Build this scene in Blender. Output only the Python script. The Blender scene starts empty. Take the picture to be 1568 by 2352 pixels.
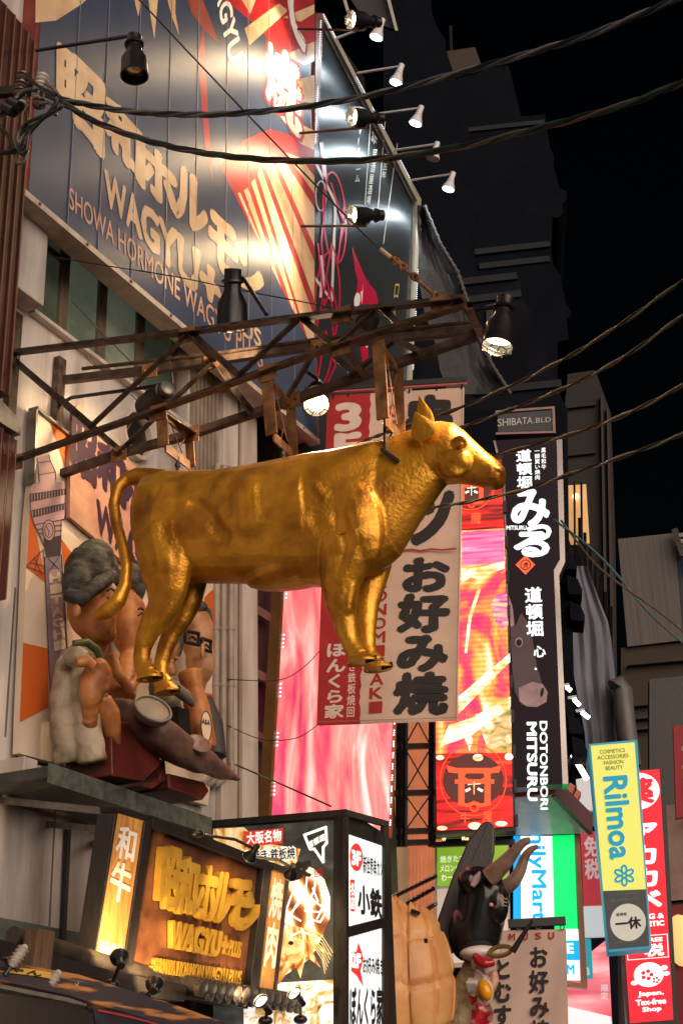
import bpy, bmesh, math, random
from mathutils import Vector as V, Matrix
random.seed(7)
SC = bpy.context.scene
COL = SC.collection
# ------------------------------------------------------------------ camera, world, sun, exposure
F, CX, CY = 3359.0, 784.0, 1176.0            # focal length in px of a 1568 x 2352 picture
AY = V((1816, -1424, -F)).normalized()       # street direction in camera axes
AZ = V((-222, 7642, -F)); AZ = (AZ - AY * AZ.dot(AY)).normalized()
AX = AY.cross(AZ)
CAM = V((0, 0, 1.6))
cd = bpy.data.cameras.new('camera'); co = bpy.data.objects.new('camera', cd); COL.objects.link(co)
cd.sensor_fit = 'VERTICAL'; cd.sensor_height = 36; cd.lens = F / 2352 * 36; cd.clip_end = 2000; cd.clip_start = .05
co.matrix_world = Matrix((AX, AY, AZ)).to_4x4(); co.location = CAM
SC.camera = co
W = bpy.data.worlds.new("World"); SC.world = W; W.use_nodes = True
wn = W.node_tree.nodes; sky = wn.new('ShaderNodeTexSky'); sky.sky_type = 'NISHITA'; sky.sun_disc = False
SUN_EL, SUN_AZ = math.radians(8), math.radians(122)
sky.sun_elevation = SUN_EL; sky.sun_rotation = SUN_AZ
W.node_tree.links.new(sky.outputs[0], wn['Background'].inputs[0]); wn['Background'].inputs[1].default_value = .0006
sl = bpy.data.lights.new('city_glow', 'SUN'); sl.energy = 4.4; sl.angle = math.radians(70); sl.color = (1, .80, .66)  # wide warm sun lamp added to the night street as soft city glow
so = bpy.data.objects.new('city_glow', sl); COL.objects.link(so)
sd = V((math.sin(SUN_AZ) * math.cos(SUN_EL), math.cos(SUN_AZ) * math.cos(SUN_EL), math.sin(SUN_EL)))
so.rotation_euler = sd.to_track_quat('Z', 'Y').to_euler(); so.location = (4, -4, 6)
SC.view_settings.view_transform = 'Standard'; SC.view_settings.look = 'None'
SC.view_settings.exposure = 0; SC.view_settings.gamma = 1
SC.render.engine = 'CYCLES'; SC.cycles.use_denoising = True; SC.cycles.max_bounces = 5
SC.cycles.sample_clamp_indirect = 4; SC.cycles.caustics_reflective = False; SC.cycles.caustics_refractive = False
# ------------------------------------------------------------------ pixel -> world
def ray(px, py):
    d = V((px - CX, CY - py, -F))
    return V((AX.dot(d), AY.dot(d), AZ.dot(d)))
def on_x(px, py, x): r = ray(px, py); return CAM + r * (x / r.x)
def on_y(px, py, y): r = ray(px, py); return CAM + r * (y / r.y)
def on_z(px, py, z): r = ray(px, py); return CAM + r * ((z - 1.6) / r.z)
class PL:
    def __init__(s, p, n):
        s.p = V(p); s.n = V(n).normalized()
        if (CAM - s.p).dot(s.n) < 0: s.n = -s.n
    def at(s, px, py, off=0):
        r = ray(px, py); p = s.p + s.n * off
        return CAM + r * ((p - CAM).dot(s.n) / r.dot(s.n))
def plx(x): return PL((x, 8, 3), (1, 0, 0))
def ply(px, py, y, th=0):                     # upright plane across the street, turned th degrees
    t = math.radians(th); return PL(on_y(px, py, y), (math.sin(t), -math.cos(t), 0))
# ------------------------------------------------------------------ mesh builder
class G:
    def __init__(s): s.v = []; s.f = []; s.solid = False; s.sheet = False
    def add(s, vs, fs):
        o = len(s.v); s.v += [V(p) for p in vs]; s.f += [tuple(i + o for i in q) for q in fs]; return s
    def hexa(s, a, b):                        # two loops of 4
        return s.add(list(a) + list(b), [(3, 2, 1, 0), (4, 5, 6, 7)] + [(i, (i + 1) % 4, 4 + (i + 1) % 4, 4 + i) for i in range(4)])
    def box(s, p, q):
        x, y, z = zip(p, q); x = sorted(x); y = sorted(y); z = sorted(z)
        return s.hexa([(x[0], y[0], z[0]), (x[1], y[0], z[0]), (x[1], y[1], z[0]), (x[0], y[1], z[0])],
                      [(x[0], y[0], z[1]), (x[1], y[0], z[1]), (x[1], y[1], z[1]), (x[0], y[1], z[1])])
    def bar(s, p, q, w, h=None, up=(0, 0, 1)):
        p, q = V(p), V(q); h = h or w; d = (q - p).normalized(); u = V(up)
        if abs(d.dot(u)) > .95: u = V((0, 1, 0))
        a = d.cross(u).normalized() * w / 2; b = a.cross(d).normalized() * h / 2
        return s.hexa([p - a - b, p + a - b, p + a + b, p - a + b], [q - a - b, q + a - b, q + a + b, q - a + b])
    def angle(s, p, q, w, t=.006, flip=1):    # L-section steel
        p, q = V(p), V(q); d = (q - p).normalized(); u = V((0, 0, 1))
        if abs(d.z) > .95: u = V((0, 1, 0))
        a = d.cross(u).normalized() * flip; b = V(u - d * d.dot(u)).normalized()
        s.hexa([p, p + a * t, p + a * t + b * w, p + b * w], [q, q + a * t, q + a * t + b * w, q + b * w])
        s.hexa([p + a * (t + .0005), p + a * w, p + a * w + b * t, p + a * (t + .0005) + b * t], [q + a * (t + .0005), q + a * w, q + a * w + b * t, q + a * (t + .0005) + b * t])
        return s
    def prism(s, front, n, t):
        s.solid = True; return s.prism_(front, n, t)
    def prism_(s, front, n, t):                # polygon extruded back by t along -n
        k = len(front); back = [V(p) - V(n) * t for p in front]
        return s.add(list(front) + back, [tuple(range(k)), tuple(range(2 * k - 1, k - 1, -1))] +
                     [(i, k + i, k + (i + 1) % k, (i + 1) % k) for i in range(k)])
    def panel(s, pl, px, t=.02, off=0): return s.prism([pl.at(x, y, off) for x, y in px], pl.n, t)
    def flat(s, pl, px, off=0):
        p = [pl.at(x, y, off) for x, y in px]; nn = V()
        for i in range(len(p)): nn += (p[i] - p[0]).cross(p[(i + 1) % len(p)] - p[0])
        s.sheet = True; return s.add(p if nn.dot(pl.n) > 0 else p[::-1], [tuple(range(len(px)))])
    def stroke(s, pl, px, w, off=0, closed=False):    # flat painted line, w in px
        n = len(px); seg = range(n if closed else n - 1); k = 0
        for i in seg:
            a, b = px[i], px[(i + 1) % n]; dx, dy = b[0] - a[0], b[1] - a[1]; L = math.hypot(dx, dy) or 1
            ux, uy = dx / L * w * .35, dy / L * w * .35; ox, oy = -dy / L * w / 2, dx / L * w / 2; k += 1
            o = off + (k % 2) * .0007
            s.flat(pl, [(a[0] - ux + ox, a[1] - uy + oy), (b[0] + ux + ox, b[1] + uy + oy), (b[0] + ux - ox, b[1] + uy - oy), (a[0] - ux - ox, a[1] - uy - oy)], o)
        return s
    def tube(s, pts, r, n=8, cap=True):
        pts = [V(p) for p in pts]; k = len(pts); rs = r if isinstance(r, (list, tuple)) else [r] * k
        vs = []; fs = []; prev = None
        for i, p in enumerate(pts):
            d = (pts[min(i + 1, k - 1)] - pts[max(i - 1, 0)]).normalized()
            if prev is None: a = d.orthogonal().normalized()
            else: a = (prev - d * prev.dot(d)).normalized()
            prev = a; b = d.cross(a)
            ra = rs[i] if isinstance(rs[i], (list, tuple)) else (rs[i], rs[i])
            vs += [p + a * math.cos(2 * math.pi * j / n) * ra[0] + b * math.sin(2 * math.pi * j / n) * ra[1] for j in range(n)]
        for i in range(k - 1):
            fs += [(i * n + j, i * n + (j + 1) % n, (i + 1) * n + (j + 1) % n, (i + 1) * n + j) for j in range(n)]
        if cap: fs += [tuple(range(n - 1, -1, -1)), tuple((k - 1) * n + j for j in range(n))]
        return s.add(vs, fs)
    def lathe(s, p, d, prof, n=20, cap=True):
        d = V(d).normalized(); return s.tubex(p, d, prof, n, cap)
    def tubex(s, p, d, prof, n, cap):
        p = V(p); a = d.orthogonal().normalized(); b = d.cross(a); vs = []; fs = []; k = len(prof)
        for t, r in prof: vs += [p + d * t + (a * math.cos(2 * math.pi * j / n) + b * math.sin(2 * math.pi * j / n)) * r for j in range(n)]
        for i in range(k - 1):
            fs += [(i * n + j, i * n + (j + 1) % n, (i + 1) * n + (j + 1) % n, (i + 1) * n + j) for j in range(n)]
        if cap: fs += [tuple(range(n - 1, -1, -1)), tuple((k - 1) * n + j for j in range(n))]
        return s.add(vs, fs)
    def ring(s, c, ax, r, t, n=20, m=6, arc=1.0):
        c, ax = V(c), V(ax).normalized(); a = ax.orthogonal().normalized(); b = ax.cross(a)
        return s.tube([c + (a * math.cos(2 * math.pi * arc * j / n) + b * math.sin(2 * math.pi * arc * j / n)) * r for j in range(n + 1)], t, m)
    def ell(s, c, r, rot=None, n=14, m=10):
        c = V(c); r = V(r) if not isinstance(r, (int, float)) else V((r, r, r)); vs = []; fs = []
        R = rot or Matrix.Identity(3)
        for i in range(m + 1):
            th = math.pi * i / m
            for j in range(n):
                ph = 2 * math.pi * j / n
                vs.append(c + R @ V((r.x * math.sin(th) * math.cos(ph), r.y * math.sin(th) * math.sin(ph), r.z * math.cos(th))))
        for i in range(m):
            fs += [(i * n + j, (i + 1) * n + j, (i + 1) * n + (j + 1) % n, i * n + (j + 1) % n) for j in range(n)]
        return s.add(vs, fs)
    def loft(s, secs):                        # rings of equal length
        n = len(secs[0]); vs = [p for q in secs for p in q]; fs = []
        for i in range(len(secs) - 1):
            fs += [(i * n + j, i * n + (j + 1) % n, (i + 1) * n + (j + 1) % n, (i + 1) * n + j) for j in range(n)]
        fs += [tuple(range(n - 1, -1, -1)), tuple((len(secs) - 1) * n + j for j in range(n))]
        return s.add(vs, fs)
def rootloc(o):
    while o.parent: o = o.parent
    return o.location
def mesh(g, loc, smooth=False, bev=0):
    me = bpy.data.meshes.new('mesh'); me.from_pydata([tuple(p - V(loc)) for p in g.v], [], g.f)
    bm = bmesh.new(); bm.from_mesh(me); bmesh.ops.remove_doubles(bm, verts=bm.verts, dist=1e-6)
    bmesh.ops.dissolve_degenerate(bm, edges=bm.edges, dist=1e-7)
    if any(len(f.verts) > 4 for f in bm.faces):
        bmesh.ops.triangulate(bm, faces=[f for f in bm.faces if len(f.verts) > 4])
    if (not smooth or smooth == 'fix') and not (g.sheet and not g.solid): bmesh.ops.recalc_face_normals(bm, faces=bm.faces)
    bm.to_mesh(me); bm.free()
    if smooth:
        me.shade_smooth()
    return me
SPLIT = {'eave', 'edge_frame', 'side_trim', 'trim_panel', 'cross_rail', 'ledge', 'banner_hook', 'trim_bolt', 'casing_clip', 'loose_wire', 'drain_pipe', 'wall_bracket', 'edge_trim', 'inner_trim', 'wall_rib', 'rib', 'wall_plate', 'panel_seam', 'flame', 'tower_rail', 'edge_strip', 'roof_deck', 'feeler'}
def islands(g):
    p = list(range(len(g.v)))
    def f(i):
        while p[i] != i: p[i] = p[p[i]]; i = p[i]
        return i
    for q in g.f:
        for i in q[1:]: p[f(i)] = f(q[0])
    out = {}
    for q in g.f: out.setdefault(f(q[0]), []).append(q)
    res = []
    for fs in out.values():
        ids = sorted({i for q in fs for i in q}); m = {i: k for k, i in enumerate(ids)}; h = G(); h.sheet, h.solid = g.sheet, g.solid; h.v = [g.v[i] for i in ids]; h.f = [tuple(m[i] for i in q) for q in fs]; res.append(h)
    return res
def part(name, g, mat, parent, smooth=False, bev=0, label=None):
    if name in SPLIT:
        gs = islands(g)
        if len(gs) > 1:
            for h in gs[1:]: part1(name, h, mat, parent, smooth, bev, label)
            g = gs[0]
    return part1(name, g, mat, parent, smooth, bev, label)
def part1(name, g, mat, parent, smooth=False, bev=0, label=None):
    me = mesh(g, rootloc(parent), smooth); me.materials.append(mat)
    o = bpy.data.objects.new(name, me); COL.objects.link(o); o.parent = parent
    fin(o, smooth, bev)
    if label: o['label'] = label
    return o
def fin(o, smooth, bev):
    if bev:
        m = o.modifiers.new('bevel', 'BEVEL'); m.width = bev; m.segments = 2; m.limit_method = 'ANGLE'; m.angle_limit = .6
    if smooth == 'auto' or (smooth and not bev):
        m = o.modifiers.new('edges', 'EDGE_SPLIT'); m.split_angle = math.radians(45)
def thing(name, label, cat, loc, group=None):
    o = bpy.data.objects.new(name, None); COL.objects.link(o); o.location = loc; o.empty_display_size = .1
    o['label'] = label; o['category'] = cat
    if group: o['group'] = group
    return o
def single(name, label, cat, g, mat, smooth=False, bev=0, group=None, kind=None):
    c = sum(g.v, V()) / len(g.v); c.z = min(p.z for p in g.v)
    me = mesh(g, c, smooth); me.materials.append(mat)
    o = bpy.data.objects.new(name, me); COL.objects.link(o); o.location = c; fin(o, smooth, bev)
    if label: o['label'] = label
    if cat: o['category'] = cat
    if group: o['group'] = group
    if kind: o['kind'] = kind
    return o
# ------------------------------------------------------------------ remeshed sculpture
def sculpt(name, g, mat, parent, vox=.012, smooth=4, edits=(), rough=0, top=None):
    me = bpy.data.meshes.new('tmp'); loc = rootloc(parent) if parent else top
    me.from_pydata([tuple(p - V(loc)) for p in g.v], [], g.f)
    bm = bmesh.new(); bm.from_mesh(me); bmesh.ops.recalc_face_normals(bm, faces=bm.faces); bm.to_mesh(me); bm.free()
    o = bpy.data.objects.new('tmp', me); COL.objects.link(o)
    m = o.modifiers.new('r', 'REMESH'); m.mode = 'VOXEL'; m.voxel_size = vox; m.use_smooth_shade = True
    m = o.modifiers.new('s', 'SMOOTH'); m.factor = .5; m.iterations = smooth
    bpy.context.view_layer.update()
    dg = bpy.context.evaluated_depsgraph_get()
    out = bpy.data.meshes.new_from_object(o.evaluated_get(dg))
    bpy.data.objects.remove(o); bpy.data.meshes.remove(me)
    for e in edits:                            # (centre, radius, amount) push along the normal; two centres = groove
        nrm = [v.normal.copy() for v in out.vertices]
        c, r, a = e[:3]; cs = [V(q) - V(loc) for q in (c if isinstance(c, list) else [c])]
        for v, nv in zip(out.vertices, nrm):
            if len(cs) == 1: dmin = (v.co - cs[0]).length
            else:
                dmin = 9
                for i in range(len(cs) - 1):
                    ab = cs[i + 1] - cs[i]; t = max(0, min(1, (v.co - cs[i]).dot(ab) / ab.length_squared)); dmin = min(dmin, (v.co - cs[i] - ab * t).length)
            if dmin < r: k = 1 - (dmin / r) ** 2; v.co += nv * a * k * k
        out.update()
    if rough:
        from mathutils import noise
        nrm = [v.normal.copy() for v in out.vertices]
        for v, nv in zip(out.vertices, nrm):
            v.co += nv * rough * (noise.noise(v.co * 6) + .5 * noise.noise(v.co * 15) + .25 * noise.noise(v.co * 40))
    out.materials.clear(); out.materials.append(mat); out.shade_smooth()
    o = bpy.data.objects.new(name, out); COL.objects.link(o)
    if parent: o.parent = parent
    else: o.location = top
    return o
# ------------------------------------------------------------------ lettering
_tc = {}
def glyphs(s, bold, ext):
    k = (s, bold, ext)
    if k not in _tc:
        c = bpy.data.curves.new('t', 'FONT'); c.body = s; c.size = 1; c.offset = bold; c.extrude = ext; c.resolution_u = 3
        o = bpy.data.objects.new('t', c); COL.objects.link(o); bpy.context.view_layer.update()
        m = bpy.data.meshes.new_from_object(o.evaluated_get(bpy.context.evaluated_depsgraph_get()))
        _tc[k] = ([v.co.copy() for v in m.vertices], [tuple(p.vertices) for p in m.polygons])
        bpy.data.objects.remove(o); bpy.data.curves.remove(c); bpy.data.meshes.remove(m)
    return _tc[k]
def homog(q):
    (x0, y0), (x1, y1), (x2, y2), (x3, y3) = q
    dx1, dx2, dx3 = x1 - x2, x3 - x2, x0 - x1 + x2 - x3; dy1, dy2, dy3 = y1 - y2, y3 - y2, y0 - y1 + y2 - y3
    det = dx1 * dy2 - dx2 * dy1; g = (dx3 * dy2 - dx2 * dy3) / det; h = (dx1 * dy3 - dx3 * dy1) / det
    a, b = x1 - x0 + g * x1, x3 - x0 + h * x3; d, e = y1 - y0 + g * y1, y3 - y0 + h * y3
    def f(u, v):
        w = g * u + h * v + 1; return ((a * u + b * v + x0) / w, (d * u + e * v + y0) / w)
    return f
def rect(x0, y0, x1, y1): return [(x0, y0), (x1, y0), (x1, y1), (x0, y1)]
def gtext(g, pl, s, quad, off=.004, bold=0, depth=0, em=False, f=None, box=(0, 0, 1, 1), jag=0):
    vs, fs = glyphs(s, 0, .05 if depth else 0)
    if not vs: return g
    if em: a0, b0, a1, b1 = -.02, -.12, 1.02, .88
    else:
        a0 = min(v.x for v in vs); a1 = max(v.x for v in vs); b0 = min(v.y for v in vs); b1 = max(v.y for v in vs)
    if bold and not em: a0 -= bold; a1 += bold; b0 -= bold; b1 += bold
    f = f or homog(quad); n = (8 if bold > .018 else 4) if bold else 0
    for k in range(n + 1):                     # heavier strokes: the same glyph nudged round a small circle
        dx, dy = (bold * math.cos(k * 2 * math.pi / n), bold * math.sin(k * 2 * math.pi / n)) if k else (0, 0); out = []
        for v in vs:
            x, y = v.x + dx, v.y + dy; u = (x - a0) / (a1 - a0); w = 1 - (y - b0) / (b1 - b0)
            if jag: u += jag * math.sin(v.x * 37 + v.y * 23); w += jag * math.sin(v.x * 29 - v.y * 41)
            px, py = f(box[0] + u * (box[2] - box[0]), box[1] + w * (box[3] - box[1]))
            p = pl.at(px, py, (off(px, py) if callable(off) else off) + k * .00012)
            if depth: p = p + pl.n * depth * (v.z + .05) / .1
            out.append(p)
        if not depth:
            a, b, c = (out[i] for i in fs[0][:3]); big = max(fs, key=lambda q: ((out[q[1]] - out[q[0]]).cross(out[q[2]] - out[q[0]])).length); a, b, c = (out[i] for i in big[:3]); g.sheet = True
            g.add(out, fs if (b - a).cross(c - a).dot(pl.n) > 0 else [q[::-1] for q in fs])
        else: g.solid = True; g.add(out, fs)
    return g
def text(pl, s, quad, mat, parent, off=.004, bold=.02, depth=0, em=False, jag=0, name='lettering', g=None):
    g = g or G(); gtext(g, pl, s, quad, off, bold, depth, em, jag=jag)
    return part(name, g, mat, parent)
def vtext(pl, s, quad, mat, parent, off=.004, bold=.02, depth=0, gap=.04, em=True, name='lettering', jag=0):
    g = G(); f = homog(quad); n = len(s)
    for i, c in enumerate(s):
        if c != ' ': gtext(g, pl, c, quad, off, bold, depth, em, f, (0, (i + gap / 2) / n, 1, (i + 1 - gap / 2) / n), jag)
    return part(name, g, mat, parent)
# ------------------------------------------------------------------ materials
def M(name, col, rough=.6, metal=0, var=.15, vs=6, bump=0, bs=40, emit=None, es=1, col2=None, spec=.5, coat=0, stretch=(1, 1, 1), lo=.35, hi=.65, det=5):
    m = bpy.data.materials.new(name); m.use_nodes = True; nt = m.node_tree; n = nt.nodes; L = nt.links
    b = n['Principled BSDF']; b.inputs['Roughness'].default_value = rough; b.inputs['Metallic'].default_value = metal
    b.inputs['Specular IOR Level'].default_value = spec; b.inputs['Coat Weight'].default_value = coat
    tc = n.new('ShaderNodeTexCoord'); mp = n.new('ShaderNodeMapping'); L.new(tc.outputs['Object'], mp.inputs[0]); mp.inputs['Scale'].default_value = stretch
    nz = n.new('ShaderNodeTexNoise'); nz.inputs['Scale'].default_value = vs; nz.inputs['Detail'].default_value = det; L.new(mp.outputs[0], nz.inputs[0])
    rp = n.new('ShaderNodeValToRGB'); L.new(nz.outputs[0], rp.inputs[0]); rp.color_ramp.elements[0].position = lo; rp.color_ramp.elements[1].position = hi
    c2 = col2 or tuple(c * (1 - var) for c in col)
    rp.color_ramp.elements[0].color = (*c2, 1); rp.color_ramp.elements[1].color = (*col, 1)
    L.new(rp.outputs[0], b.inputs['Base Color'])
    if bump:
        n2 = n.new('ShaderNodeTexNoise'); n2.inputs['Scale'].default_value = bs; n2.inputs['Detail'].default_value = 4; L.new(mp.outputs[0], n2.inputs[0])
        bp = n.new('ShaderNodeBump'); bp.inputs['Strength'].default_value = bump; bp.inputs['Distance'].default_value = .02
        L.new(n2.outputs[0], bp.inputs['Height']); L.new(bp.outputs[0], b.inputs['Normal'])
    if emit:
        b.inputs['Emission Strength'].default_value = es
        if emit == 'col': L.new(rp.outputs[0], b.inputs['Emission Color'])
        else: b.inputs['Emission Color'].default_value = (*emit, 1)
    return m
def ramp_mat(name, stops, scale, stretch, dist=0, es=1, wave=None, det=6, rough=.4, scan=0):
    """a lit picture: a noise (or distorted wave) through several colours"""
    m = bpy.data.materials.new(name); m.use_nodes = True; nt = m.node_tree; n = nt.nodes; L = nt.links; b = n['Principled BSDF']
    tc = n.new('ShaderNodeTexCoord'); mp = n.new('ShaderNodeMapping'); L.new(tc.outputs['Object'], mp.inputs[0])
    mp.inputs['Scale'].default_value = stretch[:3]
    if len(stretch) > 3: mp.inputs['Rotation'].default_value = stretch[3:]
    if wave:
        t = n.new('ShaderNodeTexWave'); t.inputs['Scale'].default_value = scale; t.inputs['Distortion'].default_value = dist; t.inputs['Detail'].default_value = det; t.inputs['Detail Scale'].default_value = wave
    else:
        t = n.new('ShaderNodeTexNoise'); t.inputs['Scale'].default_value = scale; t.inputs['Detail'].default_value = det; t.inputs['Distortion'].default_value = dist
    L.new(mp.outputs[0], t.inputs[0]); rp = n.new('ShaderNodeValToRGB'); L.new(t.outputs[0], rp.inputs[0])
    e = rp.color_ramp.elements
    while len(e) < len(stops): e.new(.5)
    for k, (p, c) in enumerate(stops): e[k].position = p; e[k].color = (*c, 1)
    L.new(rp.outputs[0], b.inputs['Base Color']); L.new(rp.outputs[0], b.inputs['Emission Color']); b.inputs['Emission Strength'].default_value = es
    b.inputs['Roughness'].default_value = rough
    if scan:
        w = n.new('ShaderNodeTexWave'); w.bands_direction = 'Z'; w.inputs['Scale'].default_value = scan; L.new(tc.outputs['Object'], w.inputs[0])
        r = n.new('ShaderNodeMapRange'); L.new(w.outputs[1], r.inputs[0]); r.inputs[3].default_value = es * .55; r.inputs[4].default_value = es * 1.15; L.new(r.outputs[0], b.inputs['Emission Strength'])
    return m
def glow(name, col, s): return M(name, tuple(min(.8, c) for c in col), .5, var=.03, emit=col, es=s)
def spot(p, target, watts, parent, cone=70, col=(1, .72, .42), blend=.6, r=.06):
    l = bpy.data.lights.new('bulb_light', 'SPOT'); l.energy = watts; l.color = col; l.spot_size = math.radians(cone); l.spot_blend = blend; l.shadow_soft_size = r
    o = bpy.data.objects.new('bulb_light', l); COL.objects.link(o); o.parent = parent; o.location = V(p) - rootloc(parent)
    o.rotation_euler = (V(p) - V(target)).to_track_quat('Z', 'Y').to_euler(); return o
def lerp(a, b, t): return a + (b - a) * t

def brushed(m, rough, an=.85, rot=0):
    nt = m.node_tree; b = nt.nodes['Principled BSDF']; b.inputs['Roughness'].default_value = rough; b.inputs['Anisotropic'].default_value = an; b.inputs['Anisotropic Rotation'].default_value = rot
    t = nt.nodes.new('ShaderNodeCombineXYZ'); t.inputs[1].default_value = 1; nt.links.new(t.outputs[0], b.inputs['Tangent'])
# ------------------------------------------------------------------ shared materials
m_wall = M('white_render', (.58, .53, .49), .7, vs=3.0, bump=.3, bs=60, stretch=(1.6, 1.6, .22), col2=(.27, .225, .195), lo=.30, hi=.60, det=9)
m_wall2 = M('panel_metal', (.60, .54, .49), .5, var=.15, vs=5, bump=.1, bs=50, stretch=(1, 1, .2), col2=(.40, .33, .27))
m_brick = M('brown_cladding', (.05, .008, .005), .5, var=.4, vs=8, bump=.1)
m_slate = M('slat_edge', (.17, .08, .05), .5, var=.2)
m_dark = M('dark_paint', (.02, .018, .017), .45, var=.4, vs=20, bump=.1)
m_black = M('black_metal', (.012, .011, .012), .38, var=.4, vs=25)
m_steel = M('grey_steel', (.30, .28, .26), .4, .7, var=.4, vs=12, bump=.1)
m_rust = M('rusty_steel', (.105, .07, .052), .5, .35, vs=14, bump=.25, bs=80, col2=(.03, .018, .013))
m_rust2 = M('orange_rust', (.33, .15, .05), .6, .3, vs=10, bump=.3, bs=90, col2=(.11, .045, .02))
m_cream = M('cream_paint', (.74, .55, .34), .5, var=.2, vs=9, col2=(.56, .37, .2))
m_white = M('white_paint', (.78, .76, .74), .4, var=.06)
m_frame = M('window_frame', (.22, .17, .13), .45, .3, var=.3)
m_glass = M('frosted_glass', (.105, .125, .09), .16, vs=3, bump=.35, bs=130, col2=(.035, .045, .03), emit=(.24, .30, .19), es=.06)
m_glass2 = M('frosted_glass_pale', (.32, .36, .26), .14, vs=2.2, bump=.4, bs=130, col2=(.07, .085, .06), emit=(.42, .5, .36), es=.10)
m_rubber = M('cable_sheath', (.012, .013, .012), .4, var=.3)
m_green = M('green_cable', (.012, .05, .035), .4, var=.3)
m_grey_cable = M('grey_cable', (.16, .15, .13), .45, var=.3, vs=30)
m_porc = M('porcelain', (.62, .56, .5), .25, var=.25, vs=15)
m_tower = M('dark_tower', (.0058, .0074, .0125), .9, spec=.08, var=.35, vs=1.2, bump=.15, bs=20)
m_tower2 = M('dark_tower_trim', (.0095, .0115, .018), .8, var=.3, vs=2)
m_asphalt = M('asphalt', (.05, .05, .05), .85, vs=20, var=.4, bump=.3, bs=120)
m_pave = M('paving', (.22, .2, .19), .8, vs=8, var=.3, bump=.2)
# ------------------------------------------------------------------ ground
single('street', None, None, G().add([(-400, -400, 0), (400, -400, 0), (400, 400, 0), (-400, 400, 0)], [(0, 1, 2, 3)]), m_asphalt, kind='structure')
single('pavement', None, None, G().box((-5.7, -20, .004), (-3.6, 60, .12)), m_pave, kind='structure')
# ------------------------------------------------------------------ white building on the left
WX = -5.7
wb = thing('white_building', 'white rendered shop building with frosted green windows behind the golden cow', 'building', (WX, 6, 0))
g = G()
g.box((WX, 2.0, .1), (WX - .3, 10.03, 7.02)).box((WX, 2.0, 7.02), (WX - .3, 6.95, 14)).box((WX, 8.97, 7.02), (WX - .3, 10.03, 14)).box((WX, 6.95, 9.6), (WX - .3, 8.97, 14))
part('wall', g, m_wall, wb)
part('pilaster', G().box((WX + .16, 6.18, 6.98), (WX + .002, 6.87, 14)), m_wall, wb, bev=.008)
part('window_sill', G().box((WX + .06, 6.9, 6.985), (WX + .002, 8.99, 7.018)), m_wall2, wb, bev=.004)
wy = [6.97, 7.42, 7.90, 8.42, 8.955]
for i in range(4):
    a, b = wy[i], wy[i + 1]; g = G(); z0, z1 = 7.03, 9.59
    g.box((WX - .10, a + .002, z0), (WX - .16, a + .05, z1)).box((WX - .10, b - .05, z0), (WX - .16, b - .002, z1))
    g.box((WX - .105, a + .05, z0), (WX - .155, b - .05, z0 + .05)).box((WX - .105, a + .05, z1 - .05), (WX - .155, b - .05, z1))
    if i == 0: g.box((WX - .105, a + .05, 7.72), (WX - .155, b - .05, 7.77))
    w = part('window', g, m_frame, wb)
    part('pane', G().box((WX - .125, a + .05, z0 + .05), (WX - .135, b - .05, z1 - .05)), [m_wall2, m_glass2, m_glass2, m_glass][i] if i else m_glass, w)
# corrugated strip and pilaster panels right of the windows
g = G()
for k in range(7): g.box((WX + .035, 9.0 + k * .06, 5.2), (WX + .002, 9.035 + k * .06, 12))
part('corrugated_panel', g, M('corrugated', (.30, .24, .19), .6, var=.3), wb)
g = G().box((WX + .05, 9.46, .2), (WX + .002, 9.70, 12)).box((WX + .05, 9.78, .2), (WX + .002, 10.03, 12))
part('trim_panel', g, m_wall2, wb, bev=.004)
part('trim_recess', G().box((WX + .02, 9.701, .2), (WX + .002, 9.779, 12)), m_frame, wb)
# seams, stains and the base strip of the lower wall
g = G()
for px, y0, y1 in ((222, 1880, 2150), (128, 1835, 2130), (35, 1350, 1700)):
    a, b = on_x(px, y0, WX), on_x(px, y1, WX); g.box((WX + .006, a.y - .006, b.z), (WX + .001, a.y + .006, a.z))
a, b = on_x(0, 1838, WX), on_x(440, 1960, WX)
g.box((WX + .012, 5, a.z - .01), (WX + .001, 8.99, a.z + .012))
part('panel_seam', g, m_frame, wb)
zb = on_x(0, 2108, WX).z
part('base_strip', G().box((WX + .012, 3, zb - .22), (WX + .0015, 9.4, zb)), M('verdigris_base', (.13, .16, .13), .6, vs=5, var=.4), wb)
a, b = on_x(147, 1905, WX), on_x(138, 2165, WX)
part('drain_bar', G().box((WX + .05, a.y - .016, b.z), (WX + .013, a.y + .016, a.z)), m_dark, wb, bev=.004)
g = G()
for k, px in enumerate((497, 513, 530)):
    a = on_x(px, 1330, WX + .09); b = on_x(px + 3, 1740, WX + .09)
    g.tube([(a.x, a.y, a.z + 1.0), (a.x, a.y, b.z), (a.x, a.y + .02, b.z - .1), (a.x - .03, a.y - .12, b.z - .22), (a.x - .03, a.y - .2, b.z - .25)], .032, 12)
    for t in (.3, .62): g.lathe((a.x, a.y, lerp(a.z, b.z, t)), (0, 0, 1), [(0, .037), (.03, .037)], 12)
part('drain_pipe', g, M('pipe_paint', (.36, .29, .24), .45, var=.25), wb, smooth=True)
g = G()     # conduit under the relief
a, b = on_x(118, 1806, WX + .06), on_x(275, 1868, WX + .06)
g.tube([a, b], .04, 12)
part('conduit', g, m_steel, wb, smooth=True)
g = G()
for pts in ([(200, 800), (205, 830), (235, 850), (262, 860)], [(332, 560), (352, 700), (380, 790), (395, 850), (400, 905)], [(300, 905), (340, 945), (400, 935), (440, 905)], [(165, 690), (230, 760), (300, 830)], [(290, 990), (310, 960), (350, 1010), (420, 1060)]):
    g.tube([on_x(x, y, WX + .03) for x, y in pts], .005, 6)
part('loose_wire', g, m_frame, wb, smooth=True)
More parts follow.
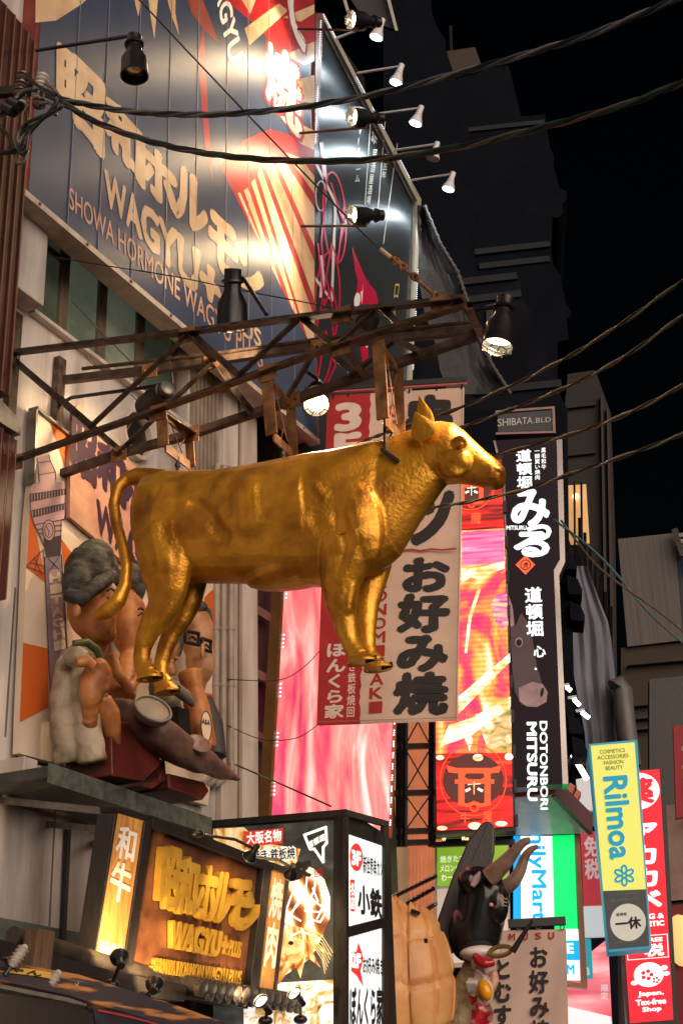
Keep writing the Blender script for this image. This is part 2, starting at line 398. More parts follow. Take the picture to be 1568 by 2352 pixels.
g = G(); c = on_x(308, 1000, WX + .02); g.lathe(c, (1, 0, 0), [(-.02, .2), (.05, .2), (.05, .17), (0, .165)], 28)
part('vent_ring', g, m_wall2, wb, smooth=True)
part('vent_hole', G().lathe(c + V((.004, 0, 0)), (1, 0, 0), [(-.02, .163), (0.0, .163)], 28), m_black, wb)
# narrow dark gap building, right of the white one
nb = thing('narrow_building', 'dark narrow facade squeezed between the white building and pink screen', 'building', (-5.95, 11.5, 0))
part('wall', G().box((-5.98, 10.04, .1), (-6.3, 13.4, 14)), m_dark, nb)
a, b = on_x(640, 1345, -5.9), on_x(612, 1860, -5.9)
part('steel_post', G().box((-5.86, a.y - .03, 2.5), (-5.93, a.y + .04, 12)), m_steel, nb)
g = G()
for py in (1415, 1560, 1700): p = on_x(610, py, -5.9); g.box((-5.88, 10.05, p.z - .04), (-5.92, a.y - .031, p.z + .04))
part('cross_rail', g, m_frame, nb)
# ------------------------------------------------------------------ brown fin screen at the left edge
fs = thing('fin_screen', 'stepped row of brown vertical cladding fins at upper left', 'cladding', on_x(10, 400, -5.2))
fin_px = [(-34, -30), (-18, -10), (0, 5), (17, 14), (37, 36), (52, 55), (67, 75), (82, 97)]
for k, (x, y) in enumerate(fin_px):
    p = on_x(x, y, -5.3); zb_ = on_x(15, 905, -5.3).z - .0
    f_ = part('fin', G().box((-5.3, p.y - .085, zb_), (-5.62, p.y - .012, p.z)), m_brick, fs)
    part('fin_edge', G().box((-5.296, p.y - .0115, zb_), (-5.6, p.y, p.z)), m_slate, f_)
fs2 = thing('lower_fin_screen', 'short group of brown vertical fins under the steel bracket, left edge', 'cladding', on_x(10, 1150, -5.2))
for k, (x, y) in enumerate([(-30, 960), (-12, 970), (8, 982), (24, 1000), (40, 1012)]):
    p = on_x(x, y, -5.25); q = on_x(0, 1340 + 30 * (k > 2), -5.25)
    f_ = part('fin', G().box((-5.25, p.y - .06, q.z), (-5.55, p.y - .01, p.z)), m_brick, fs2)
    part('fin_edge', G().box((-5.247, p.y - .0095, q.z), (-5.55, p.y, p.z)), m_slate, f_)
g = G().panel(plx(-5.22), [(-40, 880), (0, 915), (48, 965), (48, 1000), (0, 968), (-40, 940)], .1)
part('steel_bracket', g, m_steel, fs2)
# ------------------------------------------------------------------ far dark tower with stepped eaves (several setbacks)
tw = thing('stepped_tower', 'tall unlit grey tower with stepped curved eaves against the black sky', 'building', on_y(1100, 2300, 24))
PU_, PV_, PW_, PX_ = ply(1050, 400, 25, 20), ply(1180, 400, 27, 20), ply(1200, 800, 22, 20), ply(1200, 900, 19, 20)
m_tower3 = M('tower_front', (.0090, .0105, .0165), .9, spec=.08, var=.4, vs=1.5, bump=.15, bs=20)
OU = [(880, -60), (985, -60), (985, 12), (1003, 60), (1022, 92), (1022, 108), (1035, 150), (1056, 203), (1056, 216), (1075, 284), (1075, 300), (1092, 579), (1095, 900), (880, 900)]
OV = [(1050, 158), (1168, 152), (1196, 268), (1252, 262), (1252, 280), (1262, 338), (1271, 357), (1269, 372), (1283, 430), (1301, 441), (1300, 458), (1290, 468), (1292, 492), (1280, 500), (1268, 500), (1262, 640), (1050, 640)]
OW = [(1089, 579), (1262, 560), (1270, 608), (1287, 632), (1287, 642), (1299, 698), (1311, 715), (1310, 726), (1300, 730), (1305, 780), (1280, 785), (1283, 2352), (1089, 2352)]
OX = [(930, 700), (1060, 648), (1187, 633), (1192, 640), (1200, 688), (1224, 722), (1224, 735), (1235, 780), (1253, 800), (1252, 812), (1262, 848), (1280, 868), (1280, 880), (1290, 918), (1303, 940), (1302, 952), (1306, 1250), (1306, 2000), (930, 2000)]
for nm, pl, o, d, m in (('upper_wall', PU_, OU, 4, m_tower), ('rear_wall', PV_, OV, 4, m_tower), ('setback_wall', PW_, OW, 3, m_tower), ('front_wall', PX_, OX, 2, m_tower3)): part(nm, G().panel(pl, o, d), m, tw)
part('roof_block', G().panel(ply(1060, 140, 26.5, 20), [(1022, 118), (1090, 108), (1106, 152), (1030, 168)], 1.5), M('beige_plant_room', (.05, .03, .02), .7), tw)
def trim(pl, pts, w, m=m_tower2):
    for p, q in zip(pts, pts[1:]): part('edge_moulding', G().bar(pl.at(*p, .03), pl.at(*q, .03), w * .45, .12), m, tw)
trim(PW_, [(1090, 580), (1262, 561)], .12)
trim(PX_, [(1060, 648), (1187, 634)], .10); trim(PW_, [(1100, 612), (1262, 594)], .06); trim(PX_, [(1060, 690), (1196, 674)], .06); trim(PV_, [(1060, 300), (1250, 280)], .08); trim(PX_, [(1090, 900), (1288, 880)], .06)
for x, y in ((1115, 700), (1150, 695)): part('recessed_window', G().panel(PX_, [(x, y), (x + 22, y - 3), (x + 24, y + 60), (x + 2, y + 64)], .1, .04), m_black, tw)
part('lightning_rod', G().bar(PV_.at(1036, 118, .02), PV_.at(1034, 60, .02), .05), m_tower2, tw)
# dark annex under it, holding the vertical signs
an = thing('sign_annex', 'unlit dark annex wall carrying the tall vertical yakiniku sign', 'building', on_y(1250, 2300, 18.5))
PA = ply(1220, 1300, 17.5, 20)
part('wall', G().panel(PA, [(1060, 945), (1290, 935), (1296, 1250), (1302, 1262), (1312, 1330), (1320, 1700), (1200, 2000), (930, 2000), (930, 1300)], 1.2), m_tower, an)
for x, y in ((1288, 1262), (1300, 1320), (1306, 1380), (1302, 1640), (1312, 1690)):
    part('eave', G().panel(PA, [(x, y), (x + 26, y + 10), (x + 36, y + 34), (x + 36, y + 46), (x + 4, y + 44)], .5, .2), m_tower3, an)
# rolled awning hanging below the black sign
g = G()
pts = [(962, 470), (985, 500), (1000, 555), (1040, 600), (1060, 660), (1085, 740), (1110, 830), (1130, 860), (1168, 905)]
g2 = [on_y(x, y, 13.6) for x, y in pts]
for i in range(len(g2) - 1):
    pass
PAW = ply(1020, 700, 13.8, 40)
aw = thing('torn_awning', 'torn black plastic awning with roped edge beside the black sign', 'awning', PAW.at(1020, 900))
gg = G(); N = 10
L_ = [(958, 470), (958, 560), (960, 640), (975, 720), (1000, 790), (1010, 850), (1030, 905)]
R_ = [(975, 475), (1010, 560), (1050, 625), (1072, 690), (1095, 770), (1130, 840), (1172, 905)]
vs = []; fs_ = []
for i, (l, r) in enumerate(zip(L_, R_)):
    for j in range(N + 1):
        t = j / N; vs.append(PAW.at(lerp(l[0], r[0], t), lerp(l[1], r[1], t), .12 * math.sin(i * 2.1 + j * .9) * t))
for i in range(len(L_) - 1):
    for j in range(N): fs_.append((i * (N + 1) + j, i * (N + 1) + j + 1, (i + 1) * (N + 1) + j + 1, (i + 1) * (N + 1) + j))
gg.add(vs, fs_)
part('sheet', gg, M('black_plastic', (.011, .011, .014), .45, vs=7, spec=.25, var=.5, bump=.5, bs=12), aw, smooth=True)
gr = G().tube([PAW.at(x, y, .13) for x, y in R_], .022, 8)
for i in range(len(R_) - 1):
    for t in (0, .2, .4, .6, .8):
        p = PAW.at(lerp(R_[i][0], R_[i + 1][0], t), lerp(R_[i][1], R_[i + 1][1], t), .13); gr.ell(p, .03, n=6, m=4)
part('rope_edge', gr, M('old_rope', (.09, .085, .08), .8), aw, smooth=True)
# ------------------------------------------------------------------ far right buildings
PB = ply(1350, 1100, 30, 20)
bb = thing('brown_building', 'tall dark brown block with one warm lit window in the distance', 'building', PB.at(1350, 2300))
m_brown = M('brown_block', (.011, .006, .0045), .7, var=.35, vs=.6)
part('wall', G().panel(PB, [(1283, 862), (1366, 850), (1402, 950), (1412, 1225), (1425, 2352), (1283, 2352)], 5), m_brown, bb)
g = G()
for x in (1378, 1392): g.panel(PB, [(x, 905 + (x - 1378) * 2), (x + 5, 912 + (x - 1378) * 2), (x + 22, 1700), (x + 14, 1700)], .4, .2)
part('wall_rib', g, M('rib', (.022, .010, .008), .6), bb)
g = G()
for y in (930, 1040): g.panel(PB, [(1296, y), (1366, y - 8), (1367, y), (1296, y + 8)], .3, .1)
part('ledge', g, m_brown, bb)
part('window', G().panel(PB, [(1300, 1115), (1345, 1112), (1353, 1247), (1310, 1250), (1300, 1220)], .1, .05), M('warm_room', (.6, .35, .15), .6, emit=(.62, .34, .13), es=.62), bb)
part('ceiling_lamp', G().ell(PB.at(1321, 1140, .12), .07), glow('room_bulb', (1, .8, .5), 4), bb)
g = G()
for x in (1318, 1334): g.bar(PB.at(x, 1108, .35), PB.at(x + 2, 1330, .35), .04)
for i, x in enumerate(range(1330, 1404, 12)): g.bar(PB.at(x, 1190 + i * 34, .4), PB.at(x + 2, 1330 + i * 50, .4), .06)
g.bar(PB.at(1320, 1255, .4), PB.at(1405, 1560, .4), .12)
part('scaffold', g, m_black, bb)
PC = ply(1480, 1350, 40, 14)
wh = thing('white_box_building', 'pale corrugated box building against the night sky at far right', 'building', PC.at(1480, 2300))
part('wall', G().panel(PC, [(1418, 1238), (1548, 1224), (1568, 1470), (1440, 1485)], 6), M('pale_cladding', (.135, .12, .11), .7, vs=3, stretch=(8, 8, .1), var=.3), wh)
part('side_wall', G().panel(PC, [(1549, 1224), (1600, 1330), (1600, 1480), (1569, 1470)], 5), M('blue_cladding', (.028, .04, .06), .7), wh)
part('tile_wall', G().panel(PC, [(1425, 1488), (1600, 1474), (1600, 2352), (1425, 2352)], 6, -.15), M('beige_tile', (.045, .03, .016), .7, vs=5, stretch=(3, 3, 6), var=.35), wh)
g = G()
for y in (1515, 1610, 1640, 1665): g.panel(PC, [(1440, y + 8), (1600, y - 6), (1600, y - 1), (1440, y + 13)], .3, .1)
part('ledge', g, m_dark, wh)
g = G()
for k in range(6): g.bar(PC.at(1552 + 4 * k, 1232 + 14 * k, .3), PC.at(1590, 1226 + 14 * k, .3), .12)
g.bar(PC.at(1548, 1216, .3), PC.at(1568, 1275, .3), .16)
part('roof_ladder', g, m_steel, wh)
# netting-clad grey building
PN = ply(1360, 1500, 22, 32)
nt_ = thing('netted_building', 'building under grey dust netting above the yellow-green sign', 'building', PN.at(1360, 2300))
vs = []; fs_ = []; A_ = [(1312, 1300), (1348, 1300), (1372, 1370), (1400, 1440), (1412, 1560), (1418, 1700), (1425, 1900)]
B_ = [(1300, 1300), (1306, 1370), (1308, 1440), (1318, 1560), (1345, 1700), (1345, 1900)]
rows = 14; cols = 16
def edge(E, y):
    for i in range(len(E) - 1):
        if E[i][1] <= y <= E[i + 1][1]: return lerp(E[i][0], E[i + 1][0], (y - E[i][1]) / ((E[i + 1][1] - E[i][1]) or 1))
    return E[-1][0]
for i in range(rows + 1):
    y = lerp(1300, 1898, i / rows)
    for j in range(cols + 1):
        t = j / cols; vs.append(PN.at(lerp(edge(B_, y), edge(A_[1:], y), t), y, .035 * math.sin(j * 1.3 + i * .3) + .03 * math.sin(j * .45 - i * .7)))
for i in range(rows):
    for j in range(cols): fs_.append((i * (cols + 1) + j, i * (cols + 1) + j + 1, (i + 1) * (cols + 1) + j + 1, (i + 1) * (cols + 1) + j))
part('dust_net', G().add(vs, fs_), M('netting', (.17, .17, .215), .8, var=.35, vs=3, stretch=(2, 2, .4), bump=.3, bs=8), nt_, smooth=True)
part('wall', G().panel(PN, [(1308, 1310), (1352, 1330), (1400, 1450), (1410, 1700), (1420, 2352), (1320, 2352)], 3, -.4), m_tower, nt_)
g = G().tube([PN.at(x, y, .3) for x, y in [(1448, 1760), (1432, 1640), (1428, 1585), (1420, 1572), (1412, 1580)]], .16, 10)
g.tube([PN.at(x, y, .35) for x, y in [(1455, 1760), (1444, 1640), (1440, 1600), (1430, 1575)]], .07, 8)
part('duct', g, M('duct_white', (.12, .11, .108), .5, var=.25), nt_, smooth=True)
# ------------------------------------------------------------------ truss over the cow
Y0, Y1 = 6.75, 7.25
tr = thing('steel_truss', 'rusty tapering steel truss arm reaching out from the wall over the cow', 'truss', on_y(40, 1000, 7))
a_ = lambda x, y: on_y(x, y, Y0)
c_ = lambda x, y: on_y(x, y, Y1)
TA, TD = [(14, 821), (430, 772), (784, 727), (1012, 702), (1066, 695)], [(-20, 1084), (37, 1065), (365, 950), (615, 860), (784, 800), (1069, 710)]
TC, TE = [(92, 882), (345, 854), (487, 833), (735, 796), (1094, 762)], [(40, 1126), (275, 1045), (440, 1000), (671, 922), (1094, 774)]
def chain(g, fn, pts, w, flip):
    for i in range(len(pts) - 1): g.angle(fn(*pts[i]), fn(*pts[i + 1]), w, .007, flip)
g = G(); chain(g, a_, TA, .055, 1); part('top_chord', g, m_rust, tr)
g = G(); chain(g, a_, TD, .055, 1); part('bottom_chord', g, m_rust, tr)
g = G(); chain(g, c_, TC, .05, -1); part('top_chord', g, m_rust, tr)
g = G(); chain(g, c_, TE, .05, -1); part('bottom_chord', g, m_rust, tr)
for fn, pts in ((a_, [((16, 822), (210, 988)), ((210, 988), (432, 776)), ((436, 772), (548, 872)), ((552, 868), (688, 740)), ((690, 738), (768, 806)), ((776, 800), (868, 714)), ((872, 714), (918, 758))]),
                (c_, [((95, 885), (280, 1048)), ((275, 1046), (492, 838)), ((495, 838), (577, 958)), ((535, 900), (580, 958)), ((660, 925), (735, 800)), ((740, 800), (812, 868)), ((812, 868), (905, 790)), ((910, 790), (960, 815))])):
    for p, q in pts: part('diagonal', G().angle(fn(*p), fn(*q), .042, .006, 1), m_rust, tr)
for p, q in (((16, 821), (92, 882)), ((-20, 1084), (40, 1126)), ((430, 772), (487, 833)), ((784, 727), (838, 780)), ((1066, 695), (1094, 762)), ((1069, 710), (1096, 776)), ((365, 950), (440, 1000)), ((784, 800), (830, 868))):
    part('cross_bar', G().angle(a_(*p), c_(*q), .042, .006, 1), m_rust, tr)
part('service_rail', G().tube([c_(190, 847), c_(500, 812), c_(754, 776), c_(1080, 740)], .014, 8), m_rust, tr)
for fn, pts in ((a_, TA[1:4] + TD[1:5]), (c_, TC[1:4] + TE[1:4])):
    for x, y in pts:
        p = fn(x, y); g = G().box(p + V((-.06, -.012, -.05)), p + V((.06, -.004, .06)))
        for dx in (-.035, .035): g.ell(p + V((dx, -.014, .01)), .011, n=6, m=4)
        part('gusset_plate', g, m_rust2, tr)
ag = on_y(20, 815, Y0)
g = G().box((WX + .06, Y0 - .05, ag.z - 1.2), (WX + .012, Y0 + .03, ag.z + .3)).box((WX + .06, Y1 - .05, ag.z - 1.2), (WX + .012, Y1 + .03, ag.z + .2))
part('wall_plate', g, m_rust, tr)
# three U-shaped hanger frames between truss and cow
for (t0, b0, t1, b1) in (((371, 950), (376, 1024), (434, 1002), (440, 1073)), ((612, 868), (624, 998), (668, 930), (674, 1046)), ((868, 782), (879, 962), (914, 850), (920, 1003))):
    h = thing('hanger_frame', {371: 'short rusty hanger frame over the cow rump', 612: 'rusty hanger frame over the middle of the cow back', 868: 'longest rusty hanger frame above the cow neck'}[t0[0]], 'bracket', (a_(*t0) + c_(*t1)) / 2, 'hanger frames holding the cow')
    part('near_strap', G().bar(a_(*t0), a_(*b0), .075, .012, (0, 1, 0)), m_rust2, h)
    part('far_strap', G().bar(c_(*t1), c_(*b1), .06, .012, (0, 1, 0)), m_rust2, h)
    part('top_bar', G().bar(a_(*t0) + V((0, .02, 0)), c_(*t1) + V((0, -.02, 0)), .012, .05), m_rust2, h)
    part('bottom_bar', G().bar(a_(*b0) + V((0, .02, 0)), c_(*b1) + V((0, -.02, 0)), .012, .06), m_rust2, h)
    m_ = (a_(*b0) + c_(*b1)) / 2
    part('hanger_bolt', G().tube([m_, m_ - V((0, 0, .22))], .012, 8).lathe(m_ - V((0, 0, .05)), (0, 0, -1), [(0, .02), (.02, .02)], 6), m_dark, h)
    part('tie_wire', G().tube([a_(*t0) + V((.02, .04, 0)), (a_(*b0) + c_(*b1)) / 2 + V((.03, 0, .02))], .004, 5).tube([c_(*t1) + V((0, -.02, 0)), m_ + V((-.02, 0, .02))], .004, 5), m_rust2, h)
# ------------------------------------------------------------------ golden cow
YC = 7.0
m_gold = bpy.data.materials.new('gold_paint'); m_gold.use_nodes = True
def _gold():
    nt = m_gold.node_tree; n = nt.nodes; L = nt.links; b = n['Principled BSDF']
    tc = n.new('ShaderNodeTexCoord'); nz = n.new('ShaderNodeTexNoise'); nz.inputs['Scale'].default_value = 5; nz.inputs['Detail'].default_value = 8; L.new(tc.outputs['Object'], nz.inputs[0])
    rp = n.new('ShaderNodeValToRGB'); L.new(nz.outputs[0], rp.inputs[0]); e = rp.color_ramp.elements
    e[0].position = .3; e[0].color = (.34, .125, .008, 1); e[1].position = .60; e[1].color = (.73, .345, .026, 1); L.new(rp.outputs[0], b.inputs['Base Color'])
    b.inputs['Metallic'].default_value = .66; b.inputs['Roughness'].default_value = .36; b.inputs['Coat Weight'].default_value = .12; b.inputs['Coat Roughness'].default_value = .2
    b2 = n.new('ShaderNodeTexNoise'); b2.inputs['Scale'].default_value = 48; b2.inputs['Detail'].default_value = 6; L.new(tc.outputs['Object'], b2.inputs[0])
    bp = n.new('ShaderNodeBump'); bp.inputs['Strength'].default_value = .24; bp.inputs['Distance'].default_value = .02; L.new(b2.outputs[0], bp.inputs['Height']); L.new(bp.outputs[0], b.inputs['Normal'])
    r2 = n.new('ShaderNodeMapRange'); L.new(nz.outputs[0], r2.inputs[0]); r2.inputs[3].default_value = .50; r2.inputs[4].default_value = .32; L.new(r2.outputs[0], b.inputs['Roughness'])
_gold()
cy_ = lambda x, y, dy=0: on_y(x, y, YC + dy)
def section(c, ax, up, rw, ru, rd, n=20, sq=1.0):
    """ring round c across axis ax: half width rw, heights ru above / rd below"""
    ax = V(ax).normalized(); up = V(up); up = (up - ax * up.dot(ax)).normalized(); sd_ = ax.cross(up); out = []
    for j in range(n):
        t = 2 * math.pi * j / n; c1, s1 = math.cos(t), math.sin(t)
        out.append(V(c) + sd_ * rw * math.copysign(abs(c1) ** sq, c1) + up * (ru if s1 > 0 else rd) * math.copysign(abs(s1) ** sq, s1))
    return out
def section2(top, bot, rw, n=22, dy=0):
    t, b = cy_(*top, dy), cy_(*bot, dy); c = (t + b) / 2; u = (t - b) / 2
    return [c + V((0, -1, 0)) * rw * math.cos(2 * math.pi * j / n) + u * math.sin(2 * math.pi * j / n) for j in range(n)]
def build_cow():
    g = G(); secs = []
    mpp = lambda x, y: (cy_(x, y - 10) - cy_(x, y + 10)).length / 20
    # px x, top, bottom of the outline, half width (m)
    for x, t, b, w in [(322, 1150, 1235, .06), (330, 1112, 1275, .15), (352, 1088, 1315, .22), (395, 1078, 1335, .255), (450, 1078, 1340, .255), (520, 1074, 1342, .265), (590, 1064, 1344, .29), (660, 1050, 1348, .30), (730, 1036, 1350, .285), (790, 1026, 1342, .25), (840, 1016, 1325, .22), (880, 1006, 1300, .18), (910, 1003, 1275, .13)]:
        m = mpp(x, (t + b) / 2); hp = (b - t) / 2; lat = w * 185; ru = math.sqrt(max(hp * hp - (lat * .92) ** 2, (hp * .55) ** 2)) * m
        secs.append(section(cy_(x, (t + b) / 2), (1, 0, 0), (0, 0, 1), w, ru, ru, 24, .9))
    g.loft(secs)
    # neck, then head: top and bottom of the outline, half width
    g.loft([section2(*q) for q in (((815, 1022), (845, 1322), .20), ((850, 1015), (885, 1300), .18), ((890, 1008), (922, 1262), .155), ((920, 997), (955, 1208), .135), ((945, 988), (982, 1168), .12), ((966, 986), (1010, 1128), .105), ((990, 990), (1030, 1105), .09))])
    g.loft([section2(*q) for q in (((964, 994), (984, 1090), .075), ((982, 976), (1008, 1110), .118), ((1012, 969), (1030, 1112), .13), ((1044, 973), (1050, 1110), .12), ((1071, 993), (1072, 1113), .096), ((1097, 1019), (1096, 1117), .080), ((1119, 1040), (1118, 1125), .080), ((1138, 1054), (1137, 1125), .080), ((1150, 1065), (1150, 1119), .068), ((1157, 1076), (1155, 1109), .042))])
    for s in (-1, 1):
        g.ell(cy_(1056, 1016, .105 * s), (.042, .028, .033)); g.ell(cy_(1040, 1066, .095 * s), (.10, .04, .09))   # brow, cheek
        g.ell(cy_(1144, 1082, .05 * s), (.026, .02, .026))                         # nostril wing
    # shoulder, hip and thigh masses
    for s in (-1, 1):
        dy = .17 * s
        g.ell(cy_(820, 1190, dy * .95), (.15, .09, .30), Matrix.Rotation(math.radians(-12), 3, 'Y'))
        g.ell(cy_(385, 1200, dy * 1.0), (.20, .10, .30), Matrix.Rotation(math.radians(8), 3, 'Y'))
    g.ell(cy_(690, 1316), (.36, .18, .075))
    # legs: centre px, radii along the picture and across
    def leg(pts, dy0, dy1):
        secs = []; n = len(pts)
        for i, (x, y, ra, rb) in enumerate(pts):
            t = i / (n - 1); p = cy_(x, y, lerp(dy0, dy1, min(1, t * 1.6)))
            a = cy_(*pts[max(0, i - 1)][:2]); b = cy_(*pts[min(n - 1, i + 1)][:2]); d = (b - a); d.y = 0
            secs.append(section(p, d, (1, 0, 0), rb, ra, ra, 14))
        g.loft(secs)
    leg([(380, 1215, .22, .105), (382, 1270, .20, .10), (384, 1320, .165, .095), (384, 1362, .132, .085), (374, 1398, .108, .07), (353, 1430, .094, .062), (337, 1460, .072, .052), (328, 1490, .056, .047), (325, 1515, .052, .045), (330, 1534, .056, .048), (338, 1545, .064, .05), (343, 1552, .064, .05)], -.17, -.1)
    leg([(420, 1240, .18, .105), (430, 1300, .15, .095), (436, 1345, .115, .085), (430, 1385, .096, .07), (412, 1423, .084, .06), (394, 1455, .066, .05), (380, 1490, .054, .045), (371, 1525, .048, .044), (370, 1552, .052, .046), (374, 1568, .06, .05), (381, 1580, .064, .05)], .17, .1)
    leg([(800, 1230, .18, .11), (792, 1295, .155, .10), (782, 1345, .118, .088), (784, 1385, .092, .072), (791, 1420, .068, .058), (796, 1446, .066, .058), (803, 1470, .053, .05), (811, 1488, .052, .048), (819, 1502, .06, .048), (826, 1512, .064, .05)], -.16, -.09)
    leg([(850, 1260, .15, .095), (850, 1310, .125, .088), (846, 1350, .098, .078), (842, 1390, .074, .064), (840, 1425, .066, .056), (841, 1455, .054, .048), (843, 1485, .050, .045), (848, 1508, .056, .047), (856, 1520, .064, .048), (862, 1528, .064, .048)], .16, .09)
    # tail
    tp = [(385, 1100, 0), (345, 1096, -.01), (316, 1093, -.03), (291, 1101, -.05), (270, 1122, -.08), (262, 1160, -.1), (268, 1205, -.11), (282, 1250, -.12), (292, 1300, -.13), (288, 1345, -.14), (272, 1380, -.15), (248, 1403, -.16), (225, 1412, -.17), (211, 1408, -.17)]
    g.tube([cy_(x, y, d) for x, y, d in tp], [.06, .06, .058, .05, .042, .038, .036, .034, .036, .04, .05, .052, .042, .018], 12)
    e = []
    ed = lambda pts, r, a, dy=0: e.append(([cy_(x, y, dy) for x, y in pts], r, a))
    # eye socket and ball, mouth line, nostril, on the near side
    ed([(1044, 1018), (1070, 1027)], .045, -.006, -.13); ed([(1056, 1021)], .024, .014, -.125); ed([(1040, 1008), (1058, 1004), (1074, 1016)], .022, .012, -.12); ed([(1044, 1031), (1060, 1035), (1072, 1030)], .018, .008, -.125)
    ed([(1150, 1103), (1128, 1108), (1100, 1104), (1076, 1094)], .02, -.014, -.078); ed([(1147, 1084)], .02, -.022, -.07); ed([(1136, 1098), (1100, 1092)], .02, .007, -.08)
    ed([(1020, 1050), (1055, 1075), (1085, 1085)], .05, -.012, -.12); ed([(1000, 1080), (1015, 1110)], .06, -.012, -.1)
    # body folds
    for pts, r, a in (([(682, 1060), (686, 1120), (694, 1180), (684, 1250), (676, 1310)], .035, .008), ([(690, 1060), (696, 1180), (690, 1300)], .03, -.006),
                      ([(735, 1075), (752, 1100), (762, 1130)], .05, -.022), ([(775, 1085), (758, 1120)], .05, -.016), ([(720, 1110), (742, 1135)], .05, .018),
                      ([(440, 1150), (475, 1180), (505, 1230), (490, 1290), (455, 1325)], .075, -.03), ([(490, 1215), (540, 1235), (600, 1232)], .08, -.012), ([(470, 1190), (530, 1205), (600, 1205)], .08, .007),
                      ([(860, 1030), (840, 1090), (850, 1150), (890, 1200)], .07, -.024), ([(770, 1180), (790, 1250), (770, 1310)], .08, -.026), ([(870, 1230), (848, 1290)], .06, -.02),
                      ([(915, 1040), (905, 1100), (925, 1170)], .06, -.02), ([(890, 1030), (880, 1100), (898, 1180)], .05, .016), ([(945, 1030), (935, 1100), (945, 1150)], .05, .014), ([(360, 1120), (420, 1110), (470, 1120)], .08, -.014),
                      ([(345, 1160), (350, 1230), (370, 1290)], .09, .016), ([(400, 1090), (440, 1120)], .08, .016), ([(430, 1095), (600, 1085)], .05, -.008), ([(640, 1120), (650, 1230)], .06, .008), ([(600, 1120), (606, 1230)], .05, -.007), ([(560, 1120), (566, 1240)], .06, .007), ([(520, 1110), (524, 1180)], .05, -.006), ([(720, 1190), (760, 1260)], .07, -.012), ([(810, 1060), (800, 1140)], .05, .012), ([(620, 1110), (640, 1200), (630, 1280)], .12, -.012), ([(560, 1110), (570, 1200)], .12, .012), ([(540, 1290), (640, 1310), (720, 1310)], .08, .016), ([(812, 1150), (822, 1220)], .09, .016),
                      ([(388, 1330), (410, 1300), (430, 1260)], .05, -.018)):
        ed(pts, r, a, -.28)
    for pts, r, a in (([(815, 1290), (808, 1340), (800, 1400)], .035, .014), ([(775, 1330), (782, 1400)], .03, -.010), ([(345, 1415), (330, 1470)], .03, -.008), ([(400, 1370), (385, 1420), (360, 1455)], .03, .008)): ed(pts, r, a, -.16)
    return g, e
g, e = build_cow()
cowloc = on_y(600, 1560, YC)
cow = thing('golden_cow', 'life-size gold painted cow statue hanging from the rusty truss', 'statue', cowloc)
body = sculpt('body', g, m_gold, cow, .0095, 4, e, .002)
# ears, eyes, hoof rims
def ear(base, tip, w, dy, lift):
    g = G(); b = cy_(*base, dy); t = cy_(*tip, dy + lift); ax = (t - b); secs = []
    for k, (f, r) in enumerate([(0, .45), (.15, .85), (.35, 1), (.55, .85), (.75, .5), (.92, .18), (1, .03)]):
        secs.append(section(b + ax * f, ax, (0, -1, .2), w * r, w * r * .16, w * r * .42, 12))
    return g.loft(secs)
part('ear', ear((984, 1000), (962, 908), .055, -.09, -.02), m_gold, cow, smooth=True)
part('ear', ear((980, 1010), (953, 946), .072, -.15, -.06), m_gold, cow, smooth=True)
for s in (-1, 1): part('eye', G().ell(cy_(1057, 1021, .124 * s), (.021, .015, .017)), m_gold, cow, smooth=True)
for (x0, y0), (x1, y1), dy in (((334, 1530), (345, 1556), -.1), ((375, 1560), (385, 1587), .1), ((822, 1498), (831, 1518), -.09), ((854, 1514), (868, 1533), .09)):
    t, b = cy_(x0, y0, dy), cy_(x1, y1, dy); f_ = V((1, 0, .04)); g = G(); rg = lambda c, a, w, n=20: [c + f_ * (math.cos(2 * math.pi * j / n) * a) + V((0, 1, 0)) * math.sin(2 * math.pi * j / n) * w * (1 - .25 * max(0, math.cos(2 * math.pi * j / n)) ** 8) for j in range(n)]
    g.loft([rg(t, .046, .042), rg(lerp(t, b, .45), .058, .050), rg(lerp(t, b, .85), .078, .060), rg(b, .086, .064), rg(b - V((0, 0, .012)), .084, .062), rg(b - V((0, 0, .006)), .070, .050)])
    h_ = part('hoof', g, m_gold, cow, smooth=True); part('hoof_cleft', G().bar(b + V((.02, 0, -.004)), b + V((.088, 0, .004)), .008, .03), m_dark, h_)
hb = cy_(890, 1040, -.12)
part('mounting_plate', G().bar(cy_(876, 1032, -.16), cy_(916, 1060, -.14), .04, .02).tube([cy_(883, 958, -.02), cy_(884, 1040, -.14)], .012, 8), m_dark, cow, bev=.003)
# ------------------------------------------------------------------ big billboard over the windows
BX = -5.4; PBB = plx(BX)
m_navy = M('navy_print', (.030, .050, .115), .30, var=.3, vs=1.5, bump=.05, bs=5, col2=(.022, .034, .075))
m_creamp = M('cream_print', (.70, .50, .30), .34, var=.25, vs=4, col2=(.50, .32, .17), bump=.05, bs=8)
m_redp = M('red_print', (.42, .018, .022), .32, var=.3, vs=3)
m_whitep = M('white_print', (.82, .78, .72), .32, var=.08)
m_brownp = M('worn_red_print', (.30, .055, .035), .34, var=.3, vs=4)
bl = thing('billboard', 'huge blue restaurant billboard with red and cream rays above the windows', 'billboard', (BX, 8.5, 7.6))
BZ0 = on_x(65, 440, BX).z; BYA = on_x(66, 440, BX).y; BYB = on_x(722, 700, BX).y
part('backing', G().box((BX - .006, BYA, BZ0), (BX - .16, BYB, 13.6)), m_navy, bl)
m_side = M('billboard_side', (.30, .05, .03), .5, var=.5, vs=5)
part('side_trim', G().box((BX - .004, BYA - .035, BZ0), (BX - .17, BYA - .001, 13.6)).box((BX - .004, BYB + .001, BZ0), (BX - .17, BYB + .04, 13.6)), m_side, bl)
